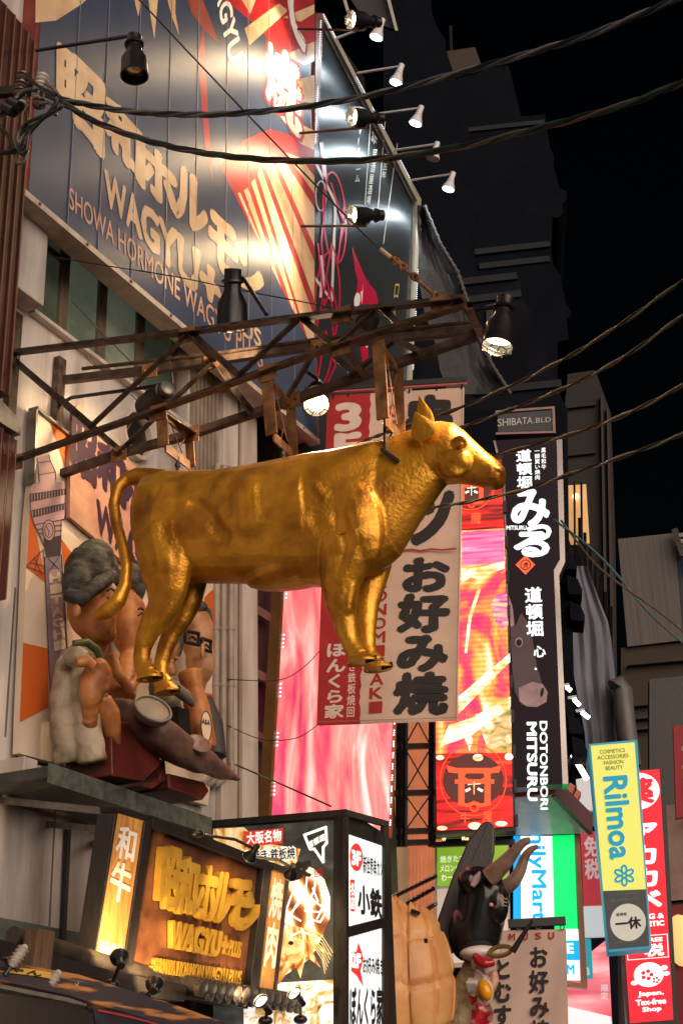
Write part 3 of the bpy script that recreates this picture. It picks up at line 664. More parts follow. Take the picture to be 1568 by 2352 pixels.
part('bottom_trim', G().box((BX + .004, BYA - .036, BZ0 - .05), (BX - .17, BYB + .04, BZ0 - .001)), M('trim_cream', (.55, .46, .38), .5, var=.3, vs=9), bl)
g = G()
for k in range(16):
    y = BYA + .12 + k * .55; 
    if y < BYB: g.ell((BX + .006, y, BZ0 - .025), .014, n=8, m=5)
part('trim_bolt', g, m_frame, bl)
part('face', G().box((BX, BYA, BZ0), (BX - .005, BYB, 13.6)), m_navy, bl)
for m_ in (m_navy, m_creamp, m_redp, m_whitep, m_brownp): brushed(m_, .46)
FB = lambda name, mat, off, *polys: part(name, [g := G(), [g.flat(PBB, p, off) for p in polys]][0], mat, bl)
FB('print', m_creamp, 0.00100, [(83, -60), (262, -60), (190, 8), (130, 47), (82, 52)], [(300, -60), (330, -60), (325, 5), (318, 38), (311, 8)], [(335, -60), (368, -60), (362, 10), (355, 90), (345, 30)], [(374, -60), (404, -60), (403, 30), (412, 82), (396, 40), (388, 12)])
FB('print', m_redp, .001, [(410, -60), (722, -60), (722, 120), (650, 135), (600, 70), (545, 22), (500, -10)], [(505, 380), (560, 322), (620, 296), (722, 330), (722, 812)], [(455, 130), (468, 60), (478, 260), (490, 420), (470, 330)])
FB('print', m_brownp, .0013, [(412, -60), (440, -60), (478, 30), (503, 100), (470, 70), (440, 30)])
FB('print', m_creamp, .0016, [(560, -60), (610, -60), (575, 32), (553, -4)], [(562, 65), (640, 8), (662, 24), (573, 104)], [(650, 40), (722, 10), (722, 30), (690, 50)], [(652, 128), (722, 95), (722, 140), (700, 150)], [(655, 190), (722, 172), (722, 240), (690, 232)], [(640, 262), (722, 300), (722, 345), (690, 330)])
FB('print', m_creamp, .0016, [(546, 444), (552, 442), (602, 562), (592, 548)], [(560, 437), (570, 431), (646, 660), (624, 616)], [(577, 420), (585, 410), (690, 742), (670, 706)], [(591, 398), (598, 381), (722, 730), (722, 806), (704, 772)], [(605, 372), (618, 355), (722, 600), (722, 690)], [(630, 361), (648, 361), (722, 478), (722, 566)], [(655, 350), (690, 362), (722, 405), (722, 445)])
# slanted brush lettering (each sign glyph is a cut-out shape in the photo)
SH = .86
def chq(x0, y0, x1, y1, sl=.5): d = (x1 - x0) * sl; return [(x0, y0), (x1, y0 + d), (x1, y1 + d), (x0, y1)]
for ch, q in (('昭', [(130, 85), (243, 190), (243, 378), (130, 235)]), ('和', [(240, 205), (334, 300), (334, 450), (240, 318)]), ('ホ', [(326, 312), (410, 385), (412, 525), (328, 420)]), ('ル', [(398, 360), (480, 430), (478, 560), (396, 495)]), ('モ', [(478, 470), (548, 535), (548, 668), (478, 595)]), ('ン', [(536, 545), (606, 610), (606, 730), (536, 640)])):
    text(PBB, ch, q, m_creamp, bl, 0.00240, .06, jag=.008)
text(PBB, 'WAGYU+', [(240, 385), (510, 618), (505, 735), (243, 470)], m_creamp, bl, 0.00240, .045, jag=.008)
text(PBB, 'PLUS', [(508, 690), (600, 760), (600, 800), (508, 735)], m_creamp, bl, 0.00240, .02)
m_pinkt = M('pink_print', (.62, .33, .22), .35, var=.15)
text(PBB, 'SHOWA HORMONE WAGYU PLUS', [(160, 428), (604, 800), (604, 852), (160, 478)], m_pinkt, bl, 0.00240, .006)
text(PBB, '焼', [(600, 78), (700, 130), (700, 345), (605, 230)], m_redp, bl, 0.00253, .085)
text(PBB, '焼', [(606, 86), (694, 138), (694, 332), (610, 224)], m_whitep, bl, 0.00278, .05)
text(PBB, 'て', [(628, -120), (712, -60), (716, 150), (640, 60)], m_redp, bl, 0.00253, .09)
text(PBB, 'て', [(636, -110), (706, -50), (710, 138), (646, 52)], m_whitep, bl, 0.00278, .05)
text(PBB, 'WAGYU', [(505, -105), (560, 128), (528, 150), (480, -80)], m_whitep, bl, 0.00253, .03)
g = G()
for x in (168, 238, 313, 387, 452, 520, 570, 620, 668):
    p = on_x(x, 300, BX); g.box((BX + .0042, p.y - .003, BZ0 + .01), (BX - .003, p.y + .003, 13.5))
part('panel_seam', g, M('seam_grey', (.2, .2, .22), .5), bl)
# ------------------------------------------------------------------ black sign behind the billboard
PK = plx(-5.5)
m_gloss = M('black_gloss', (.012, .018, .022), .28, var=.3, vs=2, bump=.04, bs=6)
brushed(m_gloss, .38)
bk = thing('black_sign', 'glossy black bar sign with red line drawings and a lit edge, behind the billboard', 'sign', PK.at(830, 900))
part('board', G().panel(PK, [(737, 32), (962, 460), (939, 900), (700, 1060), (700, 40)], .10), m_gloss, bk)
part('side_post', G().panel(PK, [(726, 30), (743, 30), (730, 330), (722, 330)], .04, .04), M('pink_post', (.22, .10, .08), .5), bk)
m_edge = M('sign_edge', (.52, .50, .40), .4, var=.2)
g = G().panel(PK, [(737, 32), (744, 30), (967, 458), (958, 462)], .15, .03).panel(PK, [(958, 462), (967, 458), (945, 900), (936, 900)], .15, .031)
part('edge_trim', g, m_edge, bk)
part('inner_trim', G().panel(PK, [(742, 66), (745, 64), (953, 465), (949, 466)], .02, .02).panel(PK, [(949, 466), (953, 465), (933, 880), (930, 880)], .02, .0205), m_steel, bk)
g = G()
def leds(n, p, q, pat, off=.045, r=.0048):
    for k in range(n):
        if pat(k): t = k / (n - 1); g.ell(PK.at(lerp(p[0], q[0], t), lerp(p[1], q[1], t), off), r, n=6, m=4)
leds(110, (743, 34), (967, 458), lambda k: k < 14 or 36 < k < 47 or 54 < k < 68 or 84 < k < 97)
leds(100, (967, 466), (946, 900), lambda k: 3 < k < 7 or 34 < k < 52 or 56 < k < 62 or 80 < k < 88)
leds(70, (737, 48), (724, 330), lambda k: k < 22 or k > 36)
part('led_strip', g, glow('led_white', (.70, .82, 1), 3), bk)
m_pinkred = M('magenta_print', (.52, .012, .06), .35, var=.1)
def ell_px(cx, cy, rx, ry, rot=0, n=26, a0=0, a1=2 * math.pi):
    c, s = math.cos(rot), math.sin(rot); return [(cx + rx * math.cos(a0 + (a1 - a0) * i / n) * c - ry * math.sin(a0 + (a1 - a0) * i / n) * s, cy + rx * math.cos(a0 + (a1 - a0) * i / n) * s + ry * math.sin(a0 + (a1 - a0) * i / n) * c) for i in range(n + 1)]
g = G()
for c in ((768, 500, 26, 105, -.06), (752, 690, 28, 110, .04), (738, 800, 26, 90, .1)): g.stroke(PK, ell_px(*c), 4, .004)
for l in ([(752, 400), (738, 560), (745, 610)], [(790, 470), (776, 600), (762, 560), (748, 640)], [(730, 560), (745, 700), (762, 660), (776, 720)], [(726, 760), (750, 640), (772, 750)], [(728, 880), (748, 760), (770, 840), (742, 900)], [(760, 420), (790, 520), (780, 560)]): g.stroke(PK, l, 4, .006)
part('line_drawing', g, m_pinkred, bk)
g = G()
g.flat(PK, [(808, 565), (815, 620), (822, 650), (828, 655), (848, 650), (840, 640), (822, 600)], .004)
g.flat(PK, [(822, 640), (845, 650), (862, 668), (868, 690), (866, 725), (856, 705), (846, 740), (840, 800), (834, 720), (826, 690), (820, 720), (816, 760), (812, 700), (818, 670)], .0045)
g.flat(PK, [(826, 790), (844, 780), (846, 830), (836, 860)], .0042)
part('bull_emblem', g, m_pinkred, bk)
g = G().flat(PK, ell_px(820, 690, 7, 18, .1)[:-1], .006).flat(PK, [(828, 670), (832, 668), (834, 650), (831, 700)], .006).flat(PK, [(838, 770), (848, 790), (842, 800), (836, 790)], .006)
part('emblem_highlight', g, m_whitep, bk)
m_pale = M('pale_print', (.62, .62, .55), .4)
g = G()
for l in ([(852, 256), (838, 470)], [(884, 280), (866, 500)], [(912, 330), (880, 560)]): g.stroke(PK, l, 1.6, .004)
g.stroke(PK, [(726, 376), (770, 465), (762, 690), (724, 640)], 6, .005)
part('rule_lines', g, m_pale, bk)
vtext(PK, 'VIPルーム', [(824, 290), (838, 280), (826, 420), (814, 420)], m_pale, bk, .006, .01)
text(PK, '3F', [(854, 300), (866, 318), (862, 338), (852, 320)], m_pale, bk, .006, .02)
vtext(PK, '居酒屋酒場', [(856, 340), (868, 340), (850, 470), (840, 470)], m_pale, bk, .006, .01)
vtext(PK, '四五年', [(882, 350), (896, 352), (886, 410), (874, 410)], m_pale, bk, .006, .01)
vtext(PK, 'ロ大阪', [(906, 642), (920, 642), (905, 780), (892, 780)], M('yellow_print', (.5, .42, .08), .4), bk, .006, .01)
g = G().stroke(PK, [(738, 330), (748, 420)], 9, .005).stroke(PK, ell_px(737, 450, 12, 34), 3, .006)
g.stroke(PK, [(736, 590), (741, 640), (738, 680)], 10, .005)
part('white_emblem', g, M('lilac_print', (.7, .5, .62), .4), bk)
# roof panel poking out above, top of picture
rp = thing('roof_panel', 'grey slanted roof panel with white edges above the white spotlights', 'roof panel', PK.at(850, 20, -.6))
part('sheet', G().panel(ply(840, 20, 14.5, 20), [(780, -40), (880, -40), (910, 68), (838, 48)], .05), M('roof_grey', (.04, .04, .045), .6), rp)
part('edge_strip', G().panel(ply(840, 20, 14.4, 20), [(878, -40), (886, -40), (914, 70), (907, 70)], .06).panel(ply(840, 20, 14.4, 20), [(776, -40), (784, -40), (812, 60), (806, 62)], .06), m_edge, rp)
# ------------------------------------------------------------------ pink picture screen
PS = plx(-5.75)
m_pink = ramp_mat('meat_picture', [(.28, (.50, .02, .14)), (.38, (.80, .07, .15)), (.47, (.92, .19, .19)), (.56, (.96, .34, .31)), (.64, (.98, .56, .52)), (.72, (1, .78, .74)), (.82, (.75, .2, .4))], 1.3, (1, 1.7, .62, .55, 0, 0), 1.3, .92, None, 7)
ps = thing('pink_screen', 'tall glowing pink and red meat picture panel behind the red banner', 'lit panel', PS.at(760, 1910))
part('picture', G().panel(PS, [(657, 1300), (905, 1300), (905, 1650), (894, 1925), (622, 1925), (640, 1600)], .04), m_pink, ps)
part('edge_frame', G().panel(PS, [(650, 1300), (656, 1300), (639, 1600), (621, 1925), (614, 1925), (633, 1600)], .1, .02).panel(PS, [(906, 1300), (911, 1300), (911, 1650), (900, 1925), (895, 1925), (906, 1650)], .1, .02), M('brass_edge', (.35, .18, .06), .4, .6), ps)
g = G()
for k in range(60):
    t = k / 59
    if (k // 4) % 3 == 0: g.ell(PS.at(lerp(656, 622, t) + 3, lerp(1345, 1900, t), .03), .008, n=6, m=4)
    if k % 5 < 3: g.ell(PS.at(lerp(910, 897, t) - 2, lerp(1600, 1905, t), .03), .008, n=6, m=4)
part('led_strip', g, bpy.data.materials['led_white'], ps)
# ------------------------------------------------------------------ cloth banner
PBN = ply(900, 1250, 10.6, 20)
m_cloth = M('banner_cloth', (.66, .47, .37), .85, var=.12, vs=5, bump=.1, bs=150)
m_clothr = M('banner_red', (.40, .018, .02), .85, var=.2, vs=6, bump=.1, bs=150)
m_ink = M('black_ink', (.018, .013, .013), .75)
m_clothw = M('cloth_white', (.72, .58, .50), .8)
m_inkred = M('red_ink', (.38, .02, .015), .75)
bn = thing('cloth_banner', 'large red and beige okonomiyaki cloth banner hanging behind the cow', 'banner', PBN.at(890, 1668))
def wob(u, v): return .016 * math.sin(u * 9 + v * 4) * (.3 + v) + .008 * math.sin(v * 17 + u * 3) - .012
def cloth(name, quad, mat, nu=18, nv=34, off=0, jl=0, jr=0):
    f = homog(quad); vs = []; fs = []
    for j in range(nv + 1):
        for i in range(nu + 1):
            u, v = i / nu, j / nv; x, y = f(u, v)
            if jr and i == nu: x += random.uniform(-jr, jr)
            vs.append(PBN.at(x, y, off + wob((x - 740) / 330, (y - 900) / 760)))
    for j in range(nv):
        for i in range(nu): q = j * (nu + 1) + i; fs.append((q, q + 1, q + nu + 2, q + nu + 1))
    return part(name, G().add(vs, fs), mat, bn, smooth=True)
cloth('cloth', [(752, 909), (1066, 890), (1050, 1656), (727, 1667)], m_cloth)
cloth('red_stripe', [(752, 909), (852, 903), (825, 1663), (727, 1667)], m_clothr, 6, 60, .004, 0, 3)
g = G().bar(PBN.at(700, 897, .01), PBN.at(1072, 873, .01), .05, .05)
part('banner_rail', g, m_black, bn)
part('rail_strip', G().bar(PBN.at(702, 904, .01), PBN.at(1072, 880, .01), .03, .022), M('pink_rail', (.5, .12, .12), .4), bn)
g = G()
for x in (765, 800, 875, 940, 1003, 1060): yy = lerp(904, 876, (x - 700) / 370); g.bar(PBN.at(x, yy + 8, .0), PBN.at(x - 1, yy + 16, .0), .012)
part('banner_hook', g, m_black, bn)
o_ = lambda x, y: wob((x - 740) / 330, (y - 900) / 760) + .0045
vtext(PBN, '3F', [(768, 925), (832, 920), (828, 1056), (766, 1062)], m_clothw, bn, o_, .05, em=False)
vtext(PBN, 'ぼんくら家', [(748, 1475), (798, 1472), (790, 1650), (742, 1652)], m_clothw, bn, o_, .035)
vtext(PBN, 'お好み焼き鉄板焼回', [(803, 1425), (822, 1424), (815, 1648), (794, 1649)], m_clothw, bn, o_, .02)
vtext(PBN, 'KUSHIKATSU', [(884, 925), (908, 924), (899, 1292), (875, 1294)], m_inkred, bn, o_, .02, em=False, gap=.22)
vtext(PBN, 'OKONOMIYAKI', [(862, 1292), (892, 1290), (877, 1640), (846, 1642)], m_inkred, bn, o_, .02, em=False, gap=.18)
text(PBN, '串', [(925, 912), (1050, 905), (1046, 1010), (922, 1018)], m_ink, bn, o_, .06, em=True, jag=.012)
text(PBN, 'カ', [(930, 1020), (1046, 1012), (1042, 1120), (925, 1128)], m_ink, bn, o_, .06, em=True, jag=.012)
text(PBN, 'ツ', [(925, 1128), (1046, 1118), (1042, 1250), (920, 1258)], m_ink, bn, o_, .06, em=False, jag=.012)
vtext(PBN, 'お好み焼', [(918, 1280), (1036, 1276), (1028, 1640), (900, 1642)], m_ink, bn, o_, .06, em=True, gap=.0, jag=.012)
part('divider_line', G().stroke(PBN, [(918, 1264), (945, 1262), (965, 1265), (990, 1261), (1015, 1263), (1046, 1260)], 4, .012), m_inkred, bn)
part('hem', G().stroke(PBN, [(1061, 892), (1046, 1652)], 1.5, .02).stroke(PBN, [(727, 1658), (1048, 1648)], 1.5, .02), M('seam_thread', (.25, .16, .12), .8), bn)
# ------------------------------------------------------------------ LED screen on its lattice
PD = ply(1090, 1500, 13.5, 20)
led = thing('led_screen', 'tall red and orange video screen column behind the cow nose', 'video screen', PD.at(1090, 1910))
m_led = ramp_mat('video_meat', [(.30, (.70, .015, .12)), (.40, (.90, .06, .10)), (.48, (.98, .26, .05)), (.56, (1, .48, .10)), (.63, (1, .80, .50)), (.70, (1, .97, .92))], 1.9, (1.2, 1.2, .8, 0, .75, 0), 1.6, 1.0, None, 8, scan=6)
m_ledr = ramp_mat('video_red', [(.36, (.10, .002, .002)), (.47, (.55, .006, .006)), (.58, (.90, .012, .012)), (.74, (1, .12, .03))], 2.6, (.5, .5, 5), .6, .95, scan=6)
part('casing', G().panel(PD, [(990, 1050), (1152, 1040), (1184, 1908), (1000, 1918)], .16, -.03), m_black, led)
part('picture', G().panel(PD, [(1000, 1222), (1157, 1213), (1174, 1728), (1000, 1731)], .02), m_led, led)
part('top_picture', G().panel(PD, [(1000, 1065), (1150, 1056), (1156, 1211), (1000, 1220)], .02), m_ledr, led)
part('bottom_picture', G().panel(PD, [(1000, 1733), (1174, 1730), (1178, 1898), (1003, 1908)], .02), m_ledr, led)
m_lw = ramp_mat('video_white', [(.35, (1, .45, .12)), (.5, (1, .85, .6)), (.6, (1, .98, .94))], 5, (1, 1, 1, 0, .75, 0), 1, 1.1, scan=6); m_lo = glow('video_orange', (1, .075, .02), 1.25); m_ld = M('video_dark', (.05, .02, .015), .5, emit=(.12, .02, .015), es=.6); m_lp = ramp_mat('video_pink', [(.35, (.75, .05, .25)), (.6, (.95, .25, .45)), (.75, (1, .6, .7))], 4, (.5, .5, 5), .5, .9, scan=6)
part('highlight', G().flat(PD, [(1060, 1222), (1156, 1216), (1158, 1290), (1060, 1300)], .004), m_lp, led)
for pts in ([(1060, 1312), (1100, 1302), (1158, 1290), (1158, 1306), (1120, 1318), (1100, 1330), (1080, 1326), (1060, 1338)], [(1096, 1350), (1104, 1352), (1082, 1420), (1072, 1500), (1066, 1500), (1074, 1420)], [(1052, 1600), (1170, 1500), (1171, 1520), (1052, 1640)], [(1030, 1665), (1080, 1650), (1172, 1600), (1172, 1622), (1080, 1690), (1010, 1715)], [(1070, 1650), (1085, 1700), (1078, 1725), (1064, 1690)]):
    part('highlight', G().flat(PD, pts, .006), m_lw, led)
part('highlight', G().flat(PD, [(1126, 1385), (1140, 1366), (1163, 1362), (1166, 1436), (1150, 1446), (1136, 1425)], .005), ramp_mat('video_violet', [(.4, (.35, .06, .3)), (.5, (.75, .2, .35)), (.6, (.95, .5, .3))], 4, (1, 1, 5), 1, .9, scan=6), led)
part('highlight', G().flat(PD, [(1090, 1640), (1173, 1630), (1174, 1722), (1120, 1722)], .0045), ramp_mat('video_green', [(.35, (.15, .2, .06)), (.5, (.6, .4, .15)), (.65, (.9, .75, .5))], 6, (1, 1, 2), 1, .9), led)
# the gate emblem on the red parts of the screen
def gate(cx, cy, s, dark=True):
    if dark:
        part('emblem_disc', G().flat(PD, ell_px(cx - 2, cy - 8, 70 * s, 62 * s)[:-1], .003), m_ld, led)
        part('emblem_ring', G().stroke(PD, ell_px(cx - 2, cy - 8, 76 * s, 82 * s, 0, 30), 2.2, .008), m_lo, led)
    g = G()
    T = lambda pts: [(cx + x * s, cy + y * s) for x, y in pts]
    g.flat(PD, T([(-64, -42), (-40, -36), (40, -36), (62, -42), (58, -26), (38, -24), (-40, -24), (-58, -26)]), .006)
    g.flat(PD, T([(-44, -10), (46, -10), (46, 0), (-44, 0)]), .0062)
    g.flat(PD, T([(-36, -24), (-22, -24), (-22, 46), (-36, 46)]), .0064); g.flat(PD, T([(24, -24), (38, -24), (38, 46), (24, 46)]), .0064)
    g.stroke(PD, T([(-20, -30), (-26, -14), (-12, -6)]), 6 * s, .007).stroke(PD, T([(22, -30), (28, -14), (14, -6)]), 6 * s, .007)
    g.stroke(PD, T([(-34, 46), (-16, 50), (0, 44), (16, 50), (36, 46)]), 8 * s, .0066)
    part('emblem', g, m_lo, led)
    part('emblem_face', G().stroke(PD, T([(-14, 2), (14, 0)]), 2.5 * s, .009).stroke(PD, T([(0, -4), (0, 24)]), 2.5 * s, .0095).stroke(PD, T([(-18, 16), (-10, 12)]), 6 * s, .009).stroke(PD, T([(10, 12), (18, 16)]), 6 * s, .009), m_lw, led)
    part('emblem_nose_ring', G().stroke(PD, [(cx + math.cos(a * .5) * 9 * s, cy + (55 + math.sin(a * .5) * 8) * s) for a in range(13)], 4 * s, .010), m_lo, led)
gate(1088, 1800, 1.0); gate(1082, 1120, .72)
text(PD, '牛', rect(1056, 1866, 1078, 1890), m_lo, led, .009, .02); text(PD, '魔', rect(1108, 1862, 1130, 1888), m_lo, led, .009, .02)
text(PD, '魔', rect(1080, 1176, 1104, 1204), m_lo, led, .009, .02)
for c in ((1097, 1740, 12, 8), (1010, 1740, 9, 6), (1168, 1738, 10, 8), (1090, 1897, 16, 8), (1150, 1892, 14, 6), (1015, 1902, 12, 5)): part('flame', G().flat(PD, ell_px(*c)[:-1], .005), m_lw, led)
g = G()
for k in range(11):
    y = 1070 + k * 80; x = lerp(1153, 1183, k / 10); g.panel(PD, [(x - 1, y), (x + 6, y), (x + 6, y + 26), (x - 1, y + 26)], .06, .01)
part('casing_clip', g, m_black, led)
PL2 = ply(950, 1800, 13.7, 20)
lt = thing('steel_lattice', 'black steel lattice frame carrying the video screen', 'frame', PL2.at(950, 1940))
for x in (916, 926, 991): part('post', G().bar(PL2.at(x + 2, 1560), PL2.at(x, 1945), .06), m_black, lt)
for y in (1600, 1716, 1823, 1911, 1937): part('rail', G().bar(PL2.at(895, y), PL2.at(1000, y - 3), .055), m_black, lt)
for a, b in ((1716, 1823), (1823, 1911), (1600, 1716)):
    part('brace', G().bar(PL2.at(928, a), PL2.at(990, b), .014), m_black, lt); part('brace', G().bar(PL2.at(990, a, .02), PL2.at(928, b, .02), .014), m_black, lt)
part('rail', G().bar(PL2.at(992, 1922, .03), PL2.at(1182, 1912, .03), .05), m_black, lt)
part('rail', G().bar(PL2.at(992, 1941, .03), PL2.at(1182, 1934, .03), .05), m_black, lt)
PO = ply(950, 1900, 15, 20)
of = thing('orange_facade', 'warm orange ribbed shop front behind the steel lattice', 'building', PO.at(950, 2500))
part('wall', G().panel(PO, [(860, 1560), (1010, 1560), (1010, 2500), (860, 2500)], .3), M('beige_facade_glow', (.62, .38, .20), .5, var=.2, stretch=(1, 1, .2), emit='col', es=.35), of)  # wall emits its own colour in place of light falling on it
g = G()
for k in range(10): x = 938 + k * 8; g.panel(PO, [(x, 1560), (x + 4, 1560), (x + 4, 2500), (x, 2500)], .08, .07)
part('rib', g, M('red_facade_glow', (.75, .24, .10), .45, var=.2, emit='col', es=.42), of)  # ribs glow as well, standing in for light thrown on the front
# ------------------------------------------------------------------ vertical yakiniku sign
PM = ply(1220, 1300, 16, 20)
ms = thing('vertical_sign', 'tall black lit sign with white brush lettering and a cow head picture', 'sign', PM.at(1240, 1800))
m_msb = M('sign_black', (.004, .0025, .0035), .4, emit=(.009, .0035, .006), es=1, var=.1, spec=.15)
part('face', G().panel(PM, [(1138, 1012), (1277, 1003), (1284, 1285), (1270, 1308), (1290, 1800), (1178, 1810), (1160, 1100)], .25), m_msb, ms)
part('edge_trim', G().panel(PM, [(1277, 1003), (1290, 1006), (1297, 1290), (1283, 1322), (1304, 1800), (1291, 1800), (1271, 1309), (1285, 1285)], .3, .01), M('chrome_trim', (.5, .45, .42), .2, .9, var=.3, vs=1), ms)
part('edge_strip', G().panel(PM, [(1132, 1012), (1137, 1012), (1159, 1100), (1177, 1810), (1171, 1810), (1153, 1100)], .3, .01), m_steel, ms)
m_sw = glow('sign_white', (.80, .90, .95), .95)
vtext(PM, '道頓堀', [(1182, 1032), (1220, 1030), (1224, 1122), (1186, 1124)], m_sw, ms, .01, .03)
vtext(PM, '黒毛和牛', [(1241, 1028), (1253, 1027), (1254, 1078), (1242, 1079)], m_sw, ms, .01, .015)
vtext(PM, '一頭買い焼肉', [(1226, 1030), (1239, 1029), (1240, 1102), (1227, 1103)], m_sw, ms, .01, .015)
text(PM, 'み', rect(1172, 1122, 1262, 1212), m_sw, ms, .01, .045); text(PM, 'つ', rect(1208, 1204, 1266, 1244), m_sw, ms, .012, .05); text(PM, 'る', rect(1178, 1220, 1262, 1280), m_sw, ms, .014, .05)
text(PM, 'MITSURU', rect(1162, 1207, 1208, 1217), m_sw, ms, .01, .03)
part('red_diamond', G().flat(PM, [(1206, 1275), (1228, 1297), (1206, 1320), (1183, 1297)], .01), glow('diamond_red', (.85, .10, .03), .95), ms)
part('diamond_ring', G().stroke(PM, ell_px(1206, 1297, 11, 11), 2, .013), m_ink, ms)
text(PM, '虎', rect(1201, 1291, 1212, 1304), m_ink, ms, .013, .02)
vtext(PM, '道頓堀', [(1202, 1348), (1244, 1346), (1250, 1462), (1208, 1464)], m_sw, ms, .016, .03)
vtext(PM, '心.', [(1222, 1482), (1252, 1480), (1256, 1540), (1226, 1542)], m_sw, ms, .016, .03)
m_cowp = M('cow_photo', (.045, .028, .028), .5, emit='col', es=.9, vs=1.6, col2=(.04, .018, .02), lo=.4, hi=.6); m_cowl = M('cow_photo_muzzle', (.26, .155, .145), .5, emit='col', es=.7, vs=6, col2=(.18, .10, .10))
part('cow_picture', G().flat(PM, [(1168, 1370), (1178, 1400), (1182, 1440), (1196, 1408), (1212, 1430), (1222, 1470), (1232, 1530), (1246, 1575), (1256, 1590), (1254, 1612), (1236, 1622), (1214, 1624), (1196, 1618), (1182, 1590), (1176, 1540), (1172, 1460)], .008), m_cowp, ms)
part('cow_picture', G().flat(PM, [(1190, 1580), (1222, 1566), (1246, 1572), (1257, 1590), (1254, 1612), (1232, 1624), (1208, 1622), (1192, 1610)], .010), m_cowl, ms)
part('cow_picture', G().flat(PM, [(1167, 1368), (1176, 1392), (1180, 1436), (1172, 1440)], .010), m_cowl, ms)
part('cow_picture', G().flat(PM, ell_px(1191, 1475, 9, 11)[:-1], .0105), m_cowl, ms); part('cow_picture', G().flat(PM, ell_px(1191, 1476, 6.5, 8)[:-1], .012), m_ink, ms)
part('cow_picture', G().flat(PM, ell_px(1244, 1590, 4, 11, .2)[:-1], .012), m_ink, ms)
text(PM, 'DOTONBORI', [(1256, 1656), (1258, 1860), (1240, 1860), (1238, 1656)], m_sw, ms, .01, .03)
text(PM, 'MITSURU', [(1232, 1658), (1234, 1840), (1210, 1840), (1208, 1658)], m_sw, ms, .01, .04)
PSB = ply(1205, 970, 16.2, 20)
sb = thing('name_board', 'small dark building name board on top of the tall black sign', 'sign', PSB.at(1205, 1000))
part('board', G().panel(PSB, [(1142, 948), (1266, 939), (1268, 988), (1143, 992)], .12), m_gloss, sb)
g = G().panel(PSB, [(1137, 943), (1273, 933), (1273, 938), (1137, 948)], .2, .02).panel(PSB, [(1267, 938.5), (1273, 938.5), (1275, 992), (1269, 992)], .2, .021).panel(PSB, [(1138, 993), (1275, 989), (1276, 994), (1138, 998)], .2, .02)
part('frame', g, M('pinkish_frame', (.28, .17, .16), .4, .5), sb)
text(PSB, 'SHIBATA', [(1142, 962), (1222, 957), (1222, 973), (1142, 980)], M('grey_letter', (.55, .52, .5), .5), sb, .008, .012)
text(PSB, '.BLD', [(1224, 960), (1264, 958), (1264, 969), (1224, 972)], M('grey_letter2', (.55, .52, .5), .5), sb, .008, .008)
# ------------------------------------------------------------------ canopy with red beam and lit soffit
PF = ply(1260, 2000, 17.4, 20)
cp = thing('shop_canopy', 'red edged shop canopy with pale soffit above the convenience store sign', 'canopy', PF.at(1260, 1915))
PCA = ply(1230, 1800, 16.4, 20)
part('red_beam', G().panel(PCA, [(1180, 1794), (1274, 1786), (1274, 1824), (1182, 1832)], .12, .1), M('red_beam', (.48, .05, .035), .4), cp)
q = [PCA.at(1182, 1833, .05), PCA.at(1273, 1825, .05), PF.at(1358, 1914, .1), PF.at(1180, 1919, .1)]
part('soffit', G().add(q + [p + V((0, 0, .05)) for p in q], [(0, 1, 2, 3), (7, 6, 5, 4), (0, 4, 5, 1), (1, 5, 6, 2), (2, 6, 7, 3), (3, 7, 4, 0)]), M('soffit_white', (.7, .75, .75), .22, bump=.05, bs=3), cp)
a, b, c, d = PCA.at(1273, 1784, .06), PCA.at(1274, 1828, .06), PF.at(1360, 1916, .12), PF.at(1358, 1868, .12); n_ = V((.9, -.3, 0))
part('gutter', G().prism([a, d, c, b], n_.normalized(), .06), M('gutter_grey', (.05, .045, .045), .5, bump=.2, bs=30), cp)
for k, (x, y) in enumerate([(1268, 1752), (1290, 1776), (1308, 1797), (1324, 1812)]):
    yy = 16.4 + k * .3; pl = ply(1230, 1800, yy, 20); s_ = 1 - .12 * k
    part('rafter', G().panel(pl, [(x, y), (x + 16 * s_, y + 8), (x - 4, y + 50 * s_), (x - 20 * s_, y + 40 * s_)], .3), M('rafter_red%d' % k, (.55, .16, .10), .5), cp)
fm = thing('store_sign', 'white, blue and green convenience store sign under the canopy', 'sign', PF.at(1250, 2260))
part('face', G().panel(PF, [(1194, 1920), (1267, 1920), (1272, 2118), (1196, 2118)], .1), glow('fm_white', (.88, .97, 1), 1.0), fm)
part('blue_band', G().panel(PF, [(1178, 1920), (1193, 1920), (1195, 2118), (1178, 2118)], .1), glow('fm_blue', (.0, .36, .82), 1.0), fm)
part('green_band', G().panel(PF, [(1268, 1919), (1318, 1917), (1326, 2132), (1273, 2132)], .1), glow('fm_green', (.0, .78, .16), 1.0), fm)
m_fb = glow('fm_letter', (.0, .40, .85), .9)
text(PF, 'FamilyMart', [(1250, 1840), (1256, 2116), (1212, 2116), (1206, 1840)], m_fb, fm, .012, .02)
part('lower_white', G().panel(PF, [(1298, 2134), (1327, 2134), (1332, 2250), (1300, 2250)], .1), bpy.data.materials['fm_white'], fm)
part('lower_blue', G().panel(PF, [(1299, 2160), (1328, 2160), (1330, 2205), (1300, 2205)], .1, .01), bpy.data.materials['fm_blue'], fm)
text(PF, 'M', [(1300, 2215), (1318, 2215), (1319, 2238), (1301, 2238)], m_fb, fm, .012, .03)
text(PF, 'E', [(1300, 2166), (1316, 2166), (1317, 2190), (1301, 2190)], bpy.data.materials['fm_white'], fm, .022, .03)
part('frame', G().panel(PF, [(1319, 1917), (1330, 1916), (1348, 2262), (1334, 2262)], .2, .02).panel(PF, [(1298, 2252), (1348, 2262), (1348, 2270), (1298, 2262)], .2, .025), M('copper_frame', (.42, .22, .12), .35, .7), fm)
